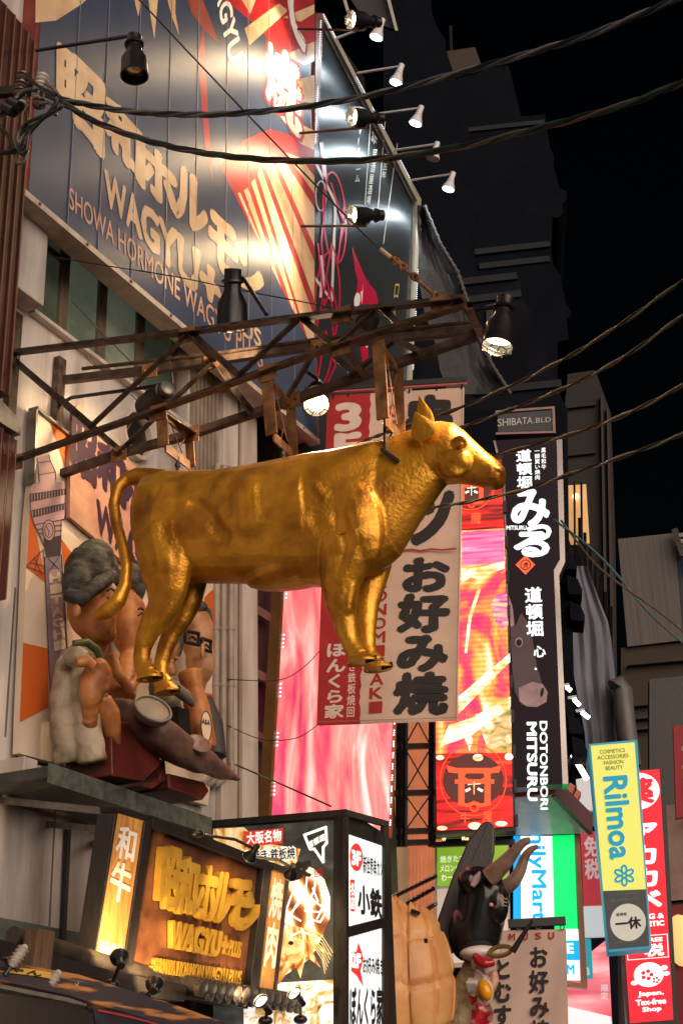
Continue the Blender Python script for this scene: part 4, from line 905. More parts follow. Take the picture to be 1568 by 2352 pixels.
# shop fronts and signs behind
PR = ply(1380, 2150, 19, 20)
def lit(name, label, cat, pl, pts, mat, texts=(), th=.12, pn='face'):
    t = thing(name, label, cat, pl.at(sum(p[0] for p in pts) / len(pts), max(p[1] for p in pts)))
    part(pn, G().panel(pl, pts, th), mat, t)
    for a in texts: a(t)
    return t
m_pw = glow('panel_white', (.62, .66, .70), .55)
lit('tax_free_panel', 'red tax free panel leaning behind the store sign frame', 'sign', PR, [(1332, 1912), (1380, 1908), (1392, 2078), (1340, 2080)], M('dim_red', (.5, .03, .04), .5, emit=(.55, .04, .06), es=.5),
    [lambda t: vtext(PR, '免税', [(1338, 1920), (1372, 1918), (1376, 2020), (1342, 2022)], M('dim_white', (.6, .5, .5), .5, emit=(.6, .42, .44), es=.5), t, .01, .03)])
lit('blank_light_panel', 'plain white lit wall panel beside the yellow-green sign', 'lit panel', PR, [(1336, 2082), (1392, 2080), (1398, 2150), (1338, 2152)], m_pw)
lit('upper_white_panel', 'pale wall panel under the end of the canopy rafters', 'lit panel', ply(1380, 1900, 20, 20), [(1322, 1790), (1372, 1780), (1378, 1860), (1330, 1862)], glow('panel_dimwhite', (.55, .55, .56), .45))
lit('teal_sign', 'small teal sign with dark frame below the white panel', 'sign', ply(1340, 2200, 18.5, 20), [(1330, 2156), (1356, 2156), (1361, 2246), (1333, 2250)], glow('teal_face', (.02, .32, .40), .7), [lambda t: text(ply(1340, 2200, 18.5, 20), 'a', rect(1342, 2222, 1354, 2240), m_pw, t, .01, .02)])
lit('pink_shop_front', 'blurred pink and red shop front panel at the bottom right', 'shop front', ply(1380, 2300, 20, 20), [(1290, 2240), (1395, 2155), (1408, 2420), (1290, 2420)], ramp_mat('pink_front', [(.35, (.55, .03, .06)), (.5, (.75, .18, .22)), (.65, (.85, .6, .6))], 1.1, (.5, .5, 3), .3, .75),
    [lambda t: part('white_band', G().panel(ply(1380, 2300, 19.9, 20), [(1296, 2310), (1402, 2335), (1408, 2420), (1296, 2420)], .05), glow('front_white', (.9, .82, .85), .8), t),
     lambda t: vtext(ply(1380, 2300, 19.88, 20), '限定', rect(1378, 2260, 1396, 2296), m_pw, t, .01, .02)])
# yellow-green shop sign
PRI = ply(1420, 1950, 15.5, 20)
ri = thing('shop_sign', 'tall yellow-green projecting shop sign with cyan rim', 'sign', PRI.at(1445, 2180))
m_cy = M('cyan_rim', (.02, .30, .40), .4, emit=(.01, .26, .36), es=.5)
part('case', G().panel(PRI, [(1351, 1709), (1462, 1699), (1495, 2178), (1397, 2187)], .4, -.012), m_cy, ri)
part('face', G().panel(PRI, [(1356, 1713), (1456, 1705), (1482, 2042), (1384, 2046)], .03), glow('lime_face', (.62, .62, .13), .80), ri)
part('dark_face', G().panel(PRI, [(1384, 2047), (1482, 2043), (1490, 2172), (1398, 2180)], .03), M('charcoal_face', (.03, .032, .036), .5, emit=(.03, .032, .036), es=.8), ri)
f_ri = homog([(1356, 1713), (1456, 1705), (1490, 2172), (1398, 2180)])
def riq(u0, v0, u1, v1): return [f_ri(u0, v0), f_ri(u1, v0), f_ri(u1, v1), f_ri(u0, v1)]
m_gt = M('grey_ink', (.10, .10, .05), .6, emit=(.12, .12, .04), es=.5)
for i, (s, a, b) in enumerate([('COSMETICS', .19, .77), ('ACCESSORIES', .12, .84), ('FASHION', .26, .71), ('BEAUTY', .29, .69)]): text(PRI, s, riq(a, .022 + .0255 * i, b, .040 + .0255 * i), m_gt, ri, .006, .012)
q = riq(.2, .145, .78, .545); text(PRI, 'Rilmoa', [q[1], q[2], q[3], q[0]], glow('teal_letter', (.0, .25, .38), .75), ri, .007, .03)
m_tl = bpy.data.materials['teal_letter']; g = G()
cf = f_ri(.52, .628)
for k in range(6):
    a = k * math.pi / 3 + .5; c = (cf[0] + 14 * math.cos(a), cf[1] + 14 * math.sin(a)); g.stroke(PRI, ell_px(c[0], c[1], 9, 5.5, a), 4.5, .007 + .0003 * k)
part('flower_emblem', g, m_tl, ri)
text(PRI, 'リリモア 道頓堀店', riq(.12, .712, .86, .728), m_gt, ri, .006, .008); text(PRI, '06-4708-4777', riq(.13, .742, .84, .760), m_gt, ri, .006, .008)
part('round_badge', G().flat(PRI, ell_px(*f_ri(.52, .868), 41, 43, 0, 40)[:-1], .006), M('badge_grey', (.4, .38, .32), .6, emit=(.40, .39, .33), es=.85), ri)
text(PRI, '一休', riq(.2, .84, .84, .905), m_ink, ri, .010, .04); text(PRI, '道頓堀', riq(.24, .815, .50, .832), m_ink, ri, .010, .02)
text(PRI, '道頓堀川沿いに御座います', riq(.12, .965, .88, .975), m_gt, ri, .008, .01)
# red drugstore sign
PRD = ply(1500, 2050, 18, 20)
rd = thing('drugstore_sign', 'tall red lit drugstore sign half hidden by the yellow-green sign', 'sign', PRD.at(1500, 2350))
part('case', G().panel(PRD, [(1400, 1773), (1524, 1764), (1556, 2352), (1440, 2360)], .35, -.012), m_dark, rd)
part('face', G().panel(PRD, [(1405, 1775), (1513, 1767), (1545, 2342), (1446, 2350)], .03), glow('drug_red', (.78, .006, .022), .95), rd)
f_rd = homog([(1405, 1775), (1513, 1767), (1545, 2342), (1446, 2350)])
def rdq(u0, v0, u1, v1): return [f_rd(u0, v0), f_rd(u1, v0), f_rd(u1, v1), f_rd(u0, v1)]
m_dw = glow('drug_white', (.95, .92, .94), .95)
part('round_badge', G().flat(PRD, [f_rd(.52 + .46 * math.cos(a * .2), .075 + .068 * math.sin(a * .2)) for a in range(31)], .006), m_dw, rd)
text(PRD, '薬', rdq(.2, .025, .86, .125), bpy.data.materials['drug_red'], rd, .010, .05)
vtext(PRD, 'アカカベ', rdq(.22, .185, .92, .535), m_dw, rd, .008, .045, gap=.02)
text(PRD, 'DRUG &', rdq(.15, .55, .92, .572), m_dw, rd, .008, .05); text(PRD, 'COSMETIC', rdq(.05, .58, .92, .602), m_dw, rd, .008, .05)
text(PRD, 'TAX FREE', rdq(.06, .648, .86, .665), m_dw, rd, .008, .04); text(PRD, '税', rdq(.42, .672, .88, .725), m_dw, rd, .008, .04)
part('box_line', G().stroke(PRD, rdq(.05, .638, .97, .732), 1.6, .008, True), m_dw, rd)
g = G().flat(PRD, [f_rd(.5 + .34 * math.cos(a * .2), .80 + .052 * math.sin(a * .2)) for a in range(31)], .007)
for p in ((.86, .775), (.9, .8), (.16, .83)): g.flat(PRD, [f_rd(p[0] + .08 * math.cos(a * .4), p[1] + .010 * math.sin(a * .4)) for a in range(15)], .0072)
part('blossom_badge', g, m_dw, rd)
g = G()
for cx_, cy2, s in ((.46, .80, 1), (.66, .825, .6)):
    for k in range(5): a = k * 1.2566; g.flat(PRD, [f_rd(cx_ + s * (.10 * math.cos(a) + .05 * math.cos(b * .5)), cy2 + s * (.016 * math.sin(a) + .008 * math.sin(b * .5))) for b in range(12)], .010 + .0003 * k)
part('blossom_petal', g, bpy.data.materials['drug_red'], rd)
for s, v, a, b in (('Japan.', .868, .22, .82), ('Tax-free', .902, .16, .86), ('Shop', .936, .30, .74)): text(PRD, s, rdq(a, v, b, v + .026), m_dw, rd, .008, .04)
PX = ply(1555, 1900, 20, 20)
lit('red_hanging_sign', 'dark red hanging sign cut off by the right edge of the photo', 'sign', PX, [(1545, 1668), (1620, 1660), (1630, 1860), (1552, 1880)], M('dark_red', (.22, .008, .012), .6, emit=(.2, .004, .008), es=.35), [lambda t: vtext(PX, '大阪', [(1560, 1690), (1610, 1688), (1616, 1850), (1566, 1852)], M('faded_white', (.4, .28, .28), .6), t, .01, .03)])
dk = thing('dim_shop_front', 'dim red and white festival shop front at the lower right edge', 'shop front', ply(1560, 2100, 23, 20).at(1560, 2400))
part('wall', G().panel(ply(1560, 2100, 23, 20), [(1490, 1560), (1700, 1540), (1700, 2450), (1490, 2450)], .3), m_dark, dk)
part('faded_mural', G().panel(ply(1560, 2100, 22.8, 20), [(1525, 1850), (1640, 1840), (1640, 2060), (1530, 2070)], .05), M('mural_beige', (.30, .22, .18), .7, vs=1.2, col2=(.12, .04, .03)), dk)
part('lantern_glow', G().ell(ply(1560, 2100, 22.6, 20).at(1562, 2160), (.22, .1, .38)), glow('lantern', (1, .55, .2), .9), dk)
part('red_curtain', G().panel(ply(1560, 2100, 22.7, 20), [(1528, 2080), (1640, 2070), (1650, 2450), (1540, 2450)], .05), M('curtain_red', (.16, .012, .012), .7, vs=2), dk)
# ------------------------------------------------------------------ green menu panel and grey wall under the screen
PG = ply(1080, 2000, 14.4, 20)
gm = thing('menu_panel', 'green lit menu panel in a white frame behind the bull head', 'sign', PG.at(1080, 2180))
part('frame', G().panel(PG, [(998, 1938), (1168, 1930), (1172, 2215), (998, 2225)], .08, -.01), M('frame_white', (.6, .52, .48), .5), gm)
part('green_face', G().panel(PG, [(1003, 1943), (1162, 1935), (1164, 2030), (1003, 2036)], .02), ramp_mat('green_gradient', [(.3, (.06, .34, .03)), (.7, (.36, .44, .03))], .5, (1, 1, 1), 0, .8), gm)
part('lower_face', G().panel(PG, [(1003, 2042), (1164, 2036), (1166, 2205), (1003, 2215)], .02), glow('menu_white', (.62, .52, .44), .45), gm)
for i, s in enumerate(('焼きたて', 'メロンパン', 'わーるど')): text(PG, s, [(1010 + (i > 1) * 3, 1966 + 21 * i), (1066, 1963 + 21 * i), (1066, 1979 + 21 * i), (1010 + (i > 1) * 3, 1982 + 21 * i)], m_lw if False else glow('menu_letter%d' % i, (.8, .85, .6), .8), gm, .008, .015)
gl = thing('glowing_letters', 'small lit letters on the rail under the video screen', 'sign', PL2.at(1020, 1930, .1))
text(PL2, 'W', rect(1014, 1923, 1024, 1932), glow('gold_letters', (1, .7, .3), 1.5), gl, .07, .06); text(PL2, 'Re', rect(1060, 1921, 1076, 1930), bpy.data.materials['gold_letters'], gl, .07, .06)
# lower cloth banner
PU = ply(1220, 2240, 12.5, 20)
mu = thing('rice_ball_banner', 'small beige cloth banner with black brush lettering at the bottom', 'banner', PU.at(1220, 2400))
f = homog([(1118, 2138), (1299, 2134), (1306, 2430), (1100, 2430)]); vs = []; fs = []
for j in range(13):
    for i in range(13): x, y = f(i / 12, j / 12); vs.append(PU.at(x, y, .012 * math.sin(i * .9 + j * .5)))
for j in range(12):
    for i in range(12): q = j * 13 + i; fs.append((q, q + 1, q + 14, q + 13))
part('cloth', G().add(vs, fs), M('banner_beige', (.58, .42, .34), .85, var=.1), mu, smooth=True)
part('banner_rail', G().bar(PU.at(1166, 2122, .01), PU.at(1298, 2115, .01), .06, .07), m_black, mu)
g = G()
for x in (1190, 1235, 1290): g.ring(PU.at(x, 2130, .01), PU.n, .018, .005, 12, 5)
part('banner_hook', g, m_steel, mu)
for i, c in enumerate('OMUSU'): text(PU, c, rect(1138 + 30 * i, 2145 - i, 1152 + 30 * i, 2161 - i), m_inkred, mu, .014, .03)
vtext(PU, 'お好み焼', [(1212, 2172), (1258, 2170), (1264, 2400), (1216, 2400)], m_ink, mu, .014, .035)
vtext(PU, 'とむす', [(1132, 2200), (1176, 2198), (1176, 2360), (1130, 2362)], m_ink, mu, .014, .04)
# ------------------------------------------------------------------ spotlights
m_bulbw = glow('warm_bulb', (1, .80, .50), 9); m_bulbc = glow('cool_bulb', (.90, .97, 1), 8)
m_refl = M('reflector', (.7, .55, .35), .25, .8); m_lampw = M('lamp_white', (.7, .68, .70), .4)
def flood(label, head, aim, s=1.0, lit=True, arm=None, watts=60, cone=100, group='black caged floodlights', col=(1, .70, .40), target=None, cage=True):
    head = V(head); d = (V(aim) - head).normalized()
    t = thing('floodlight', label, 'floodlight', head, group)
    prof = [(-.20, .045), (-.197, .055), (-.06, .055), (-.05, .062), (-.045, .062), (.02, .095), (.16, .10), (.165, .104), (.17, .104), (.17, .096), (.03, .088)]
    part('housing', G().lathe(head, d, [(a * s, r * s) for a, r in prof], 24), m_black, t, smooth=True)
    part('lens', G().lathe(head, d, [(.085 * s, .089 * s), (.10 * s, .089 * s), (.125 * s, .05 * s), (.132 * s, .004)], 20), m_bulbw if lit else m_refl, t, smooth=True)
    if cage:
        g = G(); a = d.orthogonal().normalized(); b = d.cross(a)
        g.ring(head + d * .20 * s, d, .06 * s, .0035 * s, 20, 5)
        for k in range(8):
            r = a * math.cos(k * math.pi / 4) + b * math.sin(k * math.pi / 4)
            g.tube([head + d * .165 * s + r * .10 * s, head + d * .192 * s + r * .095 * s, head + d * .2 * s + r * .06 * s] + ([head + d * .204 * s] if k % 2 == 0 else []), .0035 * s, 5)
        part('cage', g, m_black, t, smooth=True)
    back = head - d * .12 * s
    part('bracket', G().ring(back, d, .062 * s, .012 * s, 16, 6), m_black, t, smooth=True)
    if arm: part('arm', G().tube([V(p) for p in arm] + [back + V((0, 0, .05 * s))], .014 * s, 8), m_black, t, smooth=True)
    if lit: spot(head + d * .16 * s, target or aim, watts, t, cone, col, .5, .07)
    return t
yb = lambda x, y, Y: on_y(x, y, Y)
# on the truss
p = yb(1142, 782, 7.0); flood('lit caged floodlight at the outer tip of the truss, shining down', yb(1150, 745, 7.0), yb(1130, 860, 6.95), .92, True, [yb(1068, 716, 7.0), yb(1140, 705, 7.0)], 170, 120, target=yb(900, 1250, 7))
flood('lit caged floodlight under the middle of the truss, facing the camera', yb(728, 908, 7.9), yb(722, 985, 7.6), .9, True, [yb(705, 855, 7.7), yb(728, 870, 7.9)], 170, 130, target=yb(640, 1150, 7.2))
flood('black floodlight standing on the truss, seen from its side against the billboard', yb(534, 690, 6.9), yb(534, 690, 6.9) + V((-.26, .42, -.9)), 1.0, True, [yb(612, 722, 6.8), yb(560, 640, 6.9)], 70, 110, target=on_x(330, 1100, WX))
flood('black floodlight tilted toward the wall mural, behind the truss diagonals', yb(362, 915, 7.3), yb(318, 962, 7.5), .95, True, [on_x(135, 930, WX + .01), yb(165, 913, 7.2), yb(300, 895, 7.2), yb(385, 882, 7.2)], 60, 130, target=on_x(160, 1120, WX))
flood('unlit floodlight half hidden behind the truss near the black sign', yb(838, 738, 8.1), yb(838, 700, 8.9), 1.0, False, [yb(838, 775, 7.9), yb(840, 745, 8.1)])
# unlit lamp hanging in front of the billboard on a long arm
ha = on_x(84, 116, BX + .05); hy = ha.y
flood('unlit black lamp hanging on a long arm in front of the blue billboard', yb(309, 132, hy), yb(309, 200, hy), .92, False, [ha, yb(180, 101, hy), yb(305, 82, hy)], cage=False)
# three warm lamps at the right edge of the billboard, aimed back at it
for label, (hx, hy2), (ax, ay), foot, tg in (('topmost of the three warm lamps at the right edge of the billboard', (836, 48), (800, 46), (700, 88), (560, 130)), ('middle of the three warm lamps at the right edge of the billboard', (840, 270), (812, 268), (690, 308), (560, 335)), ('lowest of the three warm lamps at the right edge of the billboard', (840, 494), (812, 492), (700, 528), (500, 540))):
    Y = 10.45; h = yb(hx, hy2, Y); f0 = on_x(*foot, BX + .01)
    ft = V((BX + .01, Y, f0.z))
    flood(label, h, h + V((-.56, -.78, -.28)), .95, True, [ft, h + V((.0, 0, -.12))], 165, 130, 'warm billboard lamps', target=on_x(*tg, BX), cage=True)
# five white spotlights along the edge of the black sign
def white_spot(label, root_px, head_px, base_px, lit=True):
    r = PK.at(*root_px, .03); Y = r.y; h = yb(*head_px, Y); b = yb(*base_px, Y); d = (h - b).normalized()
    t = thing('spotlight', label, 'spotlight', h, 'white spotlights on the black sign')
    part('arm', G().tube([r, b], .014, 8), m_lampw, t, smooth=True)
    part('housing', G().lathe(b, d, [(-.03, .02), (-.02, .035), (.07, .035), (.09, .045), (.10, .045)], 16), m_lampw, t, smooth=True)
    L = (h - b).length * 1.05
    part('reflector', G().lathe(b, d, [(.09, .038), (L - .02, .076), (L, .080), (L, .076)], 20), m_lampw, t, smooth=True)
    part('lens', G().lathe(b, d, [(L - .012, .074), (L + .004, .068), (L + .01, .004)], 20), m_bulbc if lit else M('dead_lens', (.5, .52, .52), .15), t, smooth=True)
    if lit:
        q = V((PK.p.x, h.y - .25, h.z - .75)); spot(h + d * .02, q, 55, t, 120, (.78, .92, 1), .6, .05)
for a in (('topmost white spotlight beside the black sign, partly behind a warm lamp', (772, 88), (864, 84), (877, 48)), ('second white spotlight from the top beside the black sign', (820, 168), (909, 188), (921, 152)), ('third white spotlight from the top beside the black sign', (862, 262), (954, 282), (966, 248)), ('unlit white spotlight crossed by a cable beside the black sign', (904, 345), (994, 363), (1003, 331), False), ('lowest white spotlight beside the black sign', (945, 414), (1029, 433), (1039, 400))): white_spot(*a)
# small white led bars under the eaves at right
for k, ((x0, y0), (x1, y1)) in enumerate([((1300, 1578), (1310, 1586)), ((1317, 1606), (1330, 1620)), ((1335, 1636), (1352, 1649))]):
    pl = ply(1325, 1620, 16.8, 20); t = thing('flood_bar', ['upper', 'middle', 'lower'][k] + ' white led flood bar fixed right of the tall black sign', 'floodlight', pl.at(x1, y1), 'led flood bars by the black sign')
    part('lens', G().bar(pl.at(x0, y0), pl.at(x1, y1), .05, .04), m_bulbc, t); part('arm', G().bar(pl.at(x0 - 14, y0 - 3, .02), pl.at(x0 + 6, y0 - 6, .02), .03, .03), m_lampw, t)
t = thing('tube_lamp', 'slanted white fluorescent tube behind the canopy rafters', 'tube lamp', ply(1330, 1760, 18, 20).at(1350, 1790))
part('tube', G().tube([ply(1330, 1760, 18, 20).at(1308, 1722), ply(1330, 1760, 18, 20).at(1347, 1790)], .035, 8), m_bulbc, t)
# ------------------------------------------------------------------ cables
def smooth_path(pts, n=10):
    out = []
    for i in range(len(pts) - 1):
        p0, p1, p2, p3 = pts[max(0, i - 1)], pts[i], pts[i + 1], pts[min(len(pts) - 1, i + 2)]
        for k in range(n):
            t = k / n; out.append(.5 * ((2 * p1) + (p2 - p0) * t + (2 * p0 - 5 * p1 + 4 * p2 - p3) * t * t + (3 * p1 - p0 - 3 * p2 + p3) * t ** 3))
    return out + [pts[-1]]
def cable(label, px, mats, r=.014, pitch=.35, R=.013, name='power_cable', cat='cable', group='overhead power cables', n=12):
    pts = smooth_path([on_y(x, y, d) for x, y, d in px], n); t = thing(name, label, cat, pts[0], group); L = [0]
    for i in range(1, len(pts)): L.append(L[-1] + (pts[i] - pts[i - 1]).length)
    for k, m in enumerate(mats):
        q = []
        for i, p in enumerate(pts):
            d = (pts[min(i + 1, len(pts) - 1)] - pts[max(0, i - 1)]).normalized(); a = d.cross(V((0, 0, 1))).normalized(); b = a.cross(d); an = L[i] / pitch * 2 * math.pi + k * 2 * math.pi / len(mats)
            q.append(p + (a * math.cos(an) + b * math.sin(an)) * R)
        part('strand', G().tube(q, r, 7), m, t, smooth=True)
    return t
m_bluec = M('blue_cable', (.05, .07, .11), .4); m_brownc = M('brown_cable', (.09, .06, .05), .45)
cable('black twisted cable crossing highest, from the insulators to the upper right corner', [(96, 205, 5.9), (135, 226, 5.9), (200, 240, 5.9), (290, 255, 5.95), (400, 263, 6.0), (520, 262, 6.05), (640, 252, 6.1), (760, 236, 6.2), (900, 207, 6.25), (1050, 168, 6.3), (1250, 112, 6.3), (1400, 62, 6.3), (1590, -20, 6.3)], [m_rubber, m_grey_cable, m_bluec], .0105, .5, .0105)
cable('black and green twisted cable sagging lower across the billboard', [(96, 212, 5.85), (150, 240, 5.85), (210, 275, 5.85), (290, 307, 5.9), (380, 334, 5.95), (480, 353, 6.0), (600, 366, 6.05), (730, 370, 6.1), (860, 366, 6.15), (1000, 347, 6.2), (1150, 316, 6.2), (1300, 278, 6.2), (1450, 235, 6.2), (1600, 175, 6.2)], [m_rubber, m_green, m_brownc], .0105, .6, .0105)
m_c2 = M('weathered_cable', (.22, .20, .15), .4, var=.4, vs=25)
for label, px in (('twisted cable running behind the cow ear from the highest right entry', [(700, 1085, 9.8), (800, 1030, 8.9), (870, 1000, 8.3), (960, 970, 8.0), (1060, 935, 7.8), (1180, 883, 7.6), (1300, 822, 7.4), (1420, 748, 7.2), (1590, 628, 7)]),
                  ('twisted cable running behind the cow forehead, second on the right', [(700, 1130, 9.9), (850, 1060, 8.8), (980, 1012, 8.2), (1080, 974, 7.9), (1200, 930, 7.7), (1320, 880, 7.5), (1440, 815, 7.3), (1590, 708, 7.1)]),
                  ('twisted cable running behind the cow nose, third on the right', [(700, 1180, 9.9), (850, 1130, 8.9), (1000, 1085, 8.2), (1140, 1045, 7.9), (1260, 1013, 7.7), (1370, 978, 7.5), (1470, 936, 7.3), (1600, 868, 7.1)]),
                  ('twisted cable passing under the cow chin, lowest on the right', [(700, 1215, 9.9), (850, 1190, 8.9), (1000, 1165, 8.2), (1080, 1152, 8.0), (1200, 1126, 7.8), (1320, 1085, 7.6), (1440, 1045, 7.4), (1600, 985, 7.2)])):
    cable(label, px, [m_rubber, m_c2], .0075, .45, .007)
cable('pair of thin pale blue wires slanting down to the right edge', [(1280, 1195, 15), (1340, 1255, 14.6), (1400, 1315, 14.2), (1480, 1390, 13.8), (1600, 1490, 13.4)], [M('cyan_wire', (.10, .22, .26), .5), m_grey_cable], .013, 3.5, .045, 'thin_wire', 'wire', 'thin wires')
def wire(label, px, r=.005, name='guy_wire', cat='wire', group='thin guy wires', mat=None):
    return single(name, label, cat, G().tube(smooth_path([V(p) for p in px], 6), r, 6), mat or m_dark, smooth=True, group=group)
wire('thin straight guy wire crossing the billboard down to the truss tip', [on_y(255, -70, 6.4), on_y(480, 170, 6.55), on_y(700, 400, 6.7), on_y(870, 572, 6.85), on_y(905, 598, 6.88)], .006)
t = thing('turnbuckle', 'rusty turnbuckle and clamps joining the guy wire to the truss tip', 'turnbuckle', on_y(1000, 686, 6.95))
part('rod', G().tube([on_y(905, 598, 6.88), on_y(1002, 682, 6.95)], .011, 8), m_rust2, t, smooth=True)
for x, y in ((905, 598), (922, 610), (950, 634), (998, 678)):
    part('clamp', G().ell(on_y(x, y, 6.9), .026, n=8, m=6).ring(on_y(x + 4, y + 3, 6.88), (0, 1, 0), .02, .008, 10, 5), m_rust2, t, smooth=True)
part('spliced_sleeve', G().tube([on_y(873, 572, 6.84), on_y(897, 592, 6.87)], .014, 8), m_creamp, t, smooth=True)
wire('thin slack wire dipping across the windows and billboard', [on_x(110, 588, WX + .2), on_y(230, 608, 6.9), on_y(400, 635, 6.9), on_y(560, 668, 6.9), on_y(730, 700, 7.0), on_y(900, 735, 7.2), on_y(975, 760, 7.25)], .004)
wire('thin wire with knots from the relief ledge to the black light box', [on_y(540, 1756, 8.2), on_y(620, 1790, 8.3), on_y(715, 1832, 8.5), on_y(760, 1852, 8.75)], .006)
wire('thin wire looping from the wall to the lower corner of the red banner', [on_x(500, 1655, WX + .1), on_y(600, 1698, 9.9), on_y(680, 1695, 10.3), on_y(727, 1667, 10.55)], .004)
wire('thin wire from the wall conduit to the left edge of the red banner', [on_x(520, 1560, WX + .1), on_y(640, 1562, 10), on_y(700, 1530, 10.4), on_y(738, 1490, 10.7)], .004)
# insulator cluster at the far left
ins_y = 5.85
ic = thing('insulator_rack', 'rack of brown white insulators with tangled black cables at the left edge', 'insulator rack', on_y(60, 230, ins_y))
part('rack_bar', G().bar(on_y(-30, 215, ins_y), on_y(95, 205, ins_y), .05, .06), m_dark, ic)
for x, y in ((97, 182), (92, 200), (88, 216), (90, 238), (52, 178), (48, 198), (46, 214), (50, 236)):
    pr = [(-.05, .012), (-.04, .03), (-.03, .03), (-.02, .05), (-.005, .055), (0, .035), (.012, .03), (.02, .048), (.03, .05), (.035, .02), (.06, .015)]
    part('insulator', G().lathe(on_y(x, y, ins_y - .08), (.1, 0, 1), [(a * .8, r * .8) for a, r in pr], 16), m_porc if y % 4 < 2 or x > 90 else M('insulator_brown%d' % y, (.12, .08, .07), .2), ic, smooth=True)
loops = [[(0, 268), (20, 255), (45, 215), (75, 205), (96, 208), (118, 216)], [(0, 262), (30, 240), (60, 212), (85, 208)], [(138, 222), (142, 245), (110, 262), (60, 285), (40, 320), (48, 352), (62, 345), (68, 310), (92, 280), (125, 248), (136, 226)], [(130, 225), (132, 250), (95, 275), (55, 300), (34, 335), (40, 372), (58, 370), (64, 335), (62, 290)], [(-10, 350), (20, 352), (45, 340), (70, 300), (110, 262), (128, 236)], [(60, 170), (85, 195), (110, 208), (130, 218)], [(105, 192), (125, 205), (138, 222)], [(60, 260), (62, 300), (58, 330), (50, 345)], [(-10, 285), (10, 300), (30, 330), (28, 345), (0, 350)], [(92, 238), (118, 236), (128, 250), (128, 265)]]
for k, l in enumerate(loops): part('loose_cable', G().tube(smooth_path([on_y(x, y, ins_y - .1 - .02 * (k % 3)) for x, y in l], 8), .0115, 8), m_rubber if k % 3 else m_grey_cable, ic, smooth=True)
for x, y in ((36, 258), (50, 246)): part('grip_sleeve', G().lathe(on_y(x - 26, y - 12, ins_y - .12), on_y(x + 12, y + 8, ins_y - .12) - on_y(x - 26, y - 12, ins_y - .12), [(k * .012, .03 + .006 * (k % 2)) for k in range(10)], 12), m_black, ic, smooth=True)
# ------------------------------------------------------------------ painted mural board on the white wall
MUX = -5.62; PMU = plx(MUX)
mb = thing('mural_board', 'orange and cream mural of an observation tower behind the diner sculptures', 'mural', PMU.at(250, 1730))
m_muc = M('mural_cream', (.74, .60, .46), .6, var=.12, vs=3); m_muo = M('mural_orange', (.66, .13, .015), .6, var=.12, vs=3)
m_mup = M('mural_pink', (.52, .33, .33), .6, var=.15, vs=4); m_mud = M('mural_dark', (.055, .04, .05), .6); m_mup2 = M('mural_lilac', (.30, .22, .27), .6, var=.2)
part('board', G().panel(PMU, [(89, 940), (505, 1298), (500, 1640), (478, 1850), (45, 1730), (47, 1650), (64, 1220)], .05), m_muc, mb)
part('edge_trim', G().panel(PMU, [(88, 932), (165, 997), (165, 1003), (88, 940)], .08, .03).panel(PMU, [(84, 940), (89, 940), (84, 1110), (79, 1110)], .08, .031), m_steel, mb)
FM_ = lambda name, mat, off, *polys: part(name, [g := G(), [g.flat(PMU, p, off) for p in polys]][0], mat, mb)
FM_('orange_ray', m_muo, .003, [(115, 968), (168, 1012), (157, 1022), (148, 1068)]); FM_('orange_ray', m_muo, .003, [(69, 1172), (81, 1204), (106, 1338), (62, 1304)])
FM_('orange_ray', m_muo, .003, [(54, 1476), (112, 1490), (112, 1624), (46, 1659)]); FM_('orange_ray', m_muo, .003, [(470, 1372), (505, 1338), (500, 1482), (470, 1500)])
FM_('orange_ray', m_muo, .003, [(455, 1590), (498, 1594), (490, 1690), (450, 1690)]); FM_('orange_ray', m_muo, .003, [(140, 1235), (180, 1290), (150, 1330)])
FM_('tower_painting', m_mup, .005, [(86, 1047), (113, 1045), (116, 1057), (129, 1087), (129, 1107), (146, 1107), (155, 1126), (154, 1155), (150, 1193), (142, 1193), (140, 1234), (131, 1253), (102, 1253), (94, 1234), (79, 1203), (71, 1172), (70, 1134), (83, 1109), (91, 1107)])
FM_('tower_band', m_mud, .007, [(71, 1134), (152, 1122), (153, 1136), (71, 1153)], [(73, 1172), (150, 1155), (150, 1170), (77, 1189)], [(100, 1238), (142, 1229), (140, 1276), (107, 1281)])
g = G()
for k in range(12): x = 74 + k * 6.6; g.stroke(PMU, [(x, 1136 - .15 * (x - 74)), (x, 1149 - .16 * (x - 74))], 1.6, .009); g.stroke(PMU, [(x + 2, 1174 - .2 * (x - 74)), (x + 2, 1185 - .2 * (x - 74))], 1.6, .009)
part('tower_rail', g, m_mup, mb)
FM_('tower_shaft', m_mup2, .005, [(103, 1279), (142, 1274), (156, 1500), (150, 1640), (120, 1700), (112, 1500)]); FM_('tower_shaft', m_mup, .0065, [(113, 1310), (138, 1306), (152, 1490), (124, 1496)])
g = G()
for l in ([(86, 1047), (91, 1107)], [(113, 1045), (116, 1057), (129, 1087), (129, 1103)], [(90, 1062), (116, 1060)], [(92, 1090), (128, 1084)], [(70, 1134), (71, 1172), (79, 1203), (94, 1234), (102, 1253)], [(155, 1126), (154, 1155), (150, 1193), (142, 1193), (140, 1234), (132, 1253)], [(80, 1205), (148, 1193)], [(86, 1216), (100, 1214)], [(90, 1226), (100, 1224)], [(126, 1208), (143, 1206)], [(126, 1220), (142, 1218)], [(103, 1279), (112, 1500), (120, 1700)], [(142, 1274), (156, 1500)], [(62, 1300), (100, 1262), (104, 1318), (62, 1300)], [(70, 1292), (104, 1300)], [(80, 1280), (96, 1318)], [(92, 1268), (80, 1312)], [(112, 1282), (136, 1308)], [(136, 1278), (114, 1312)]): g.stroke(PMU, l, 1.8, .009)
part('tower_outline', g, m_mud, mb)
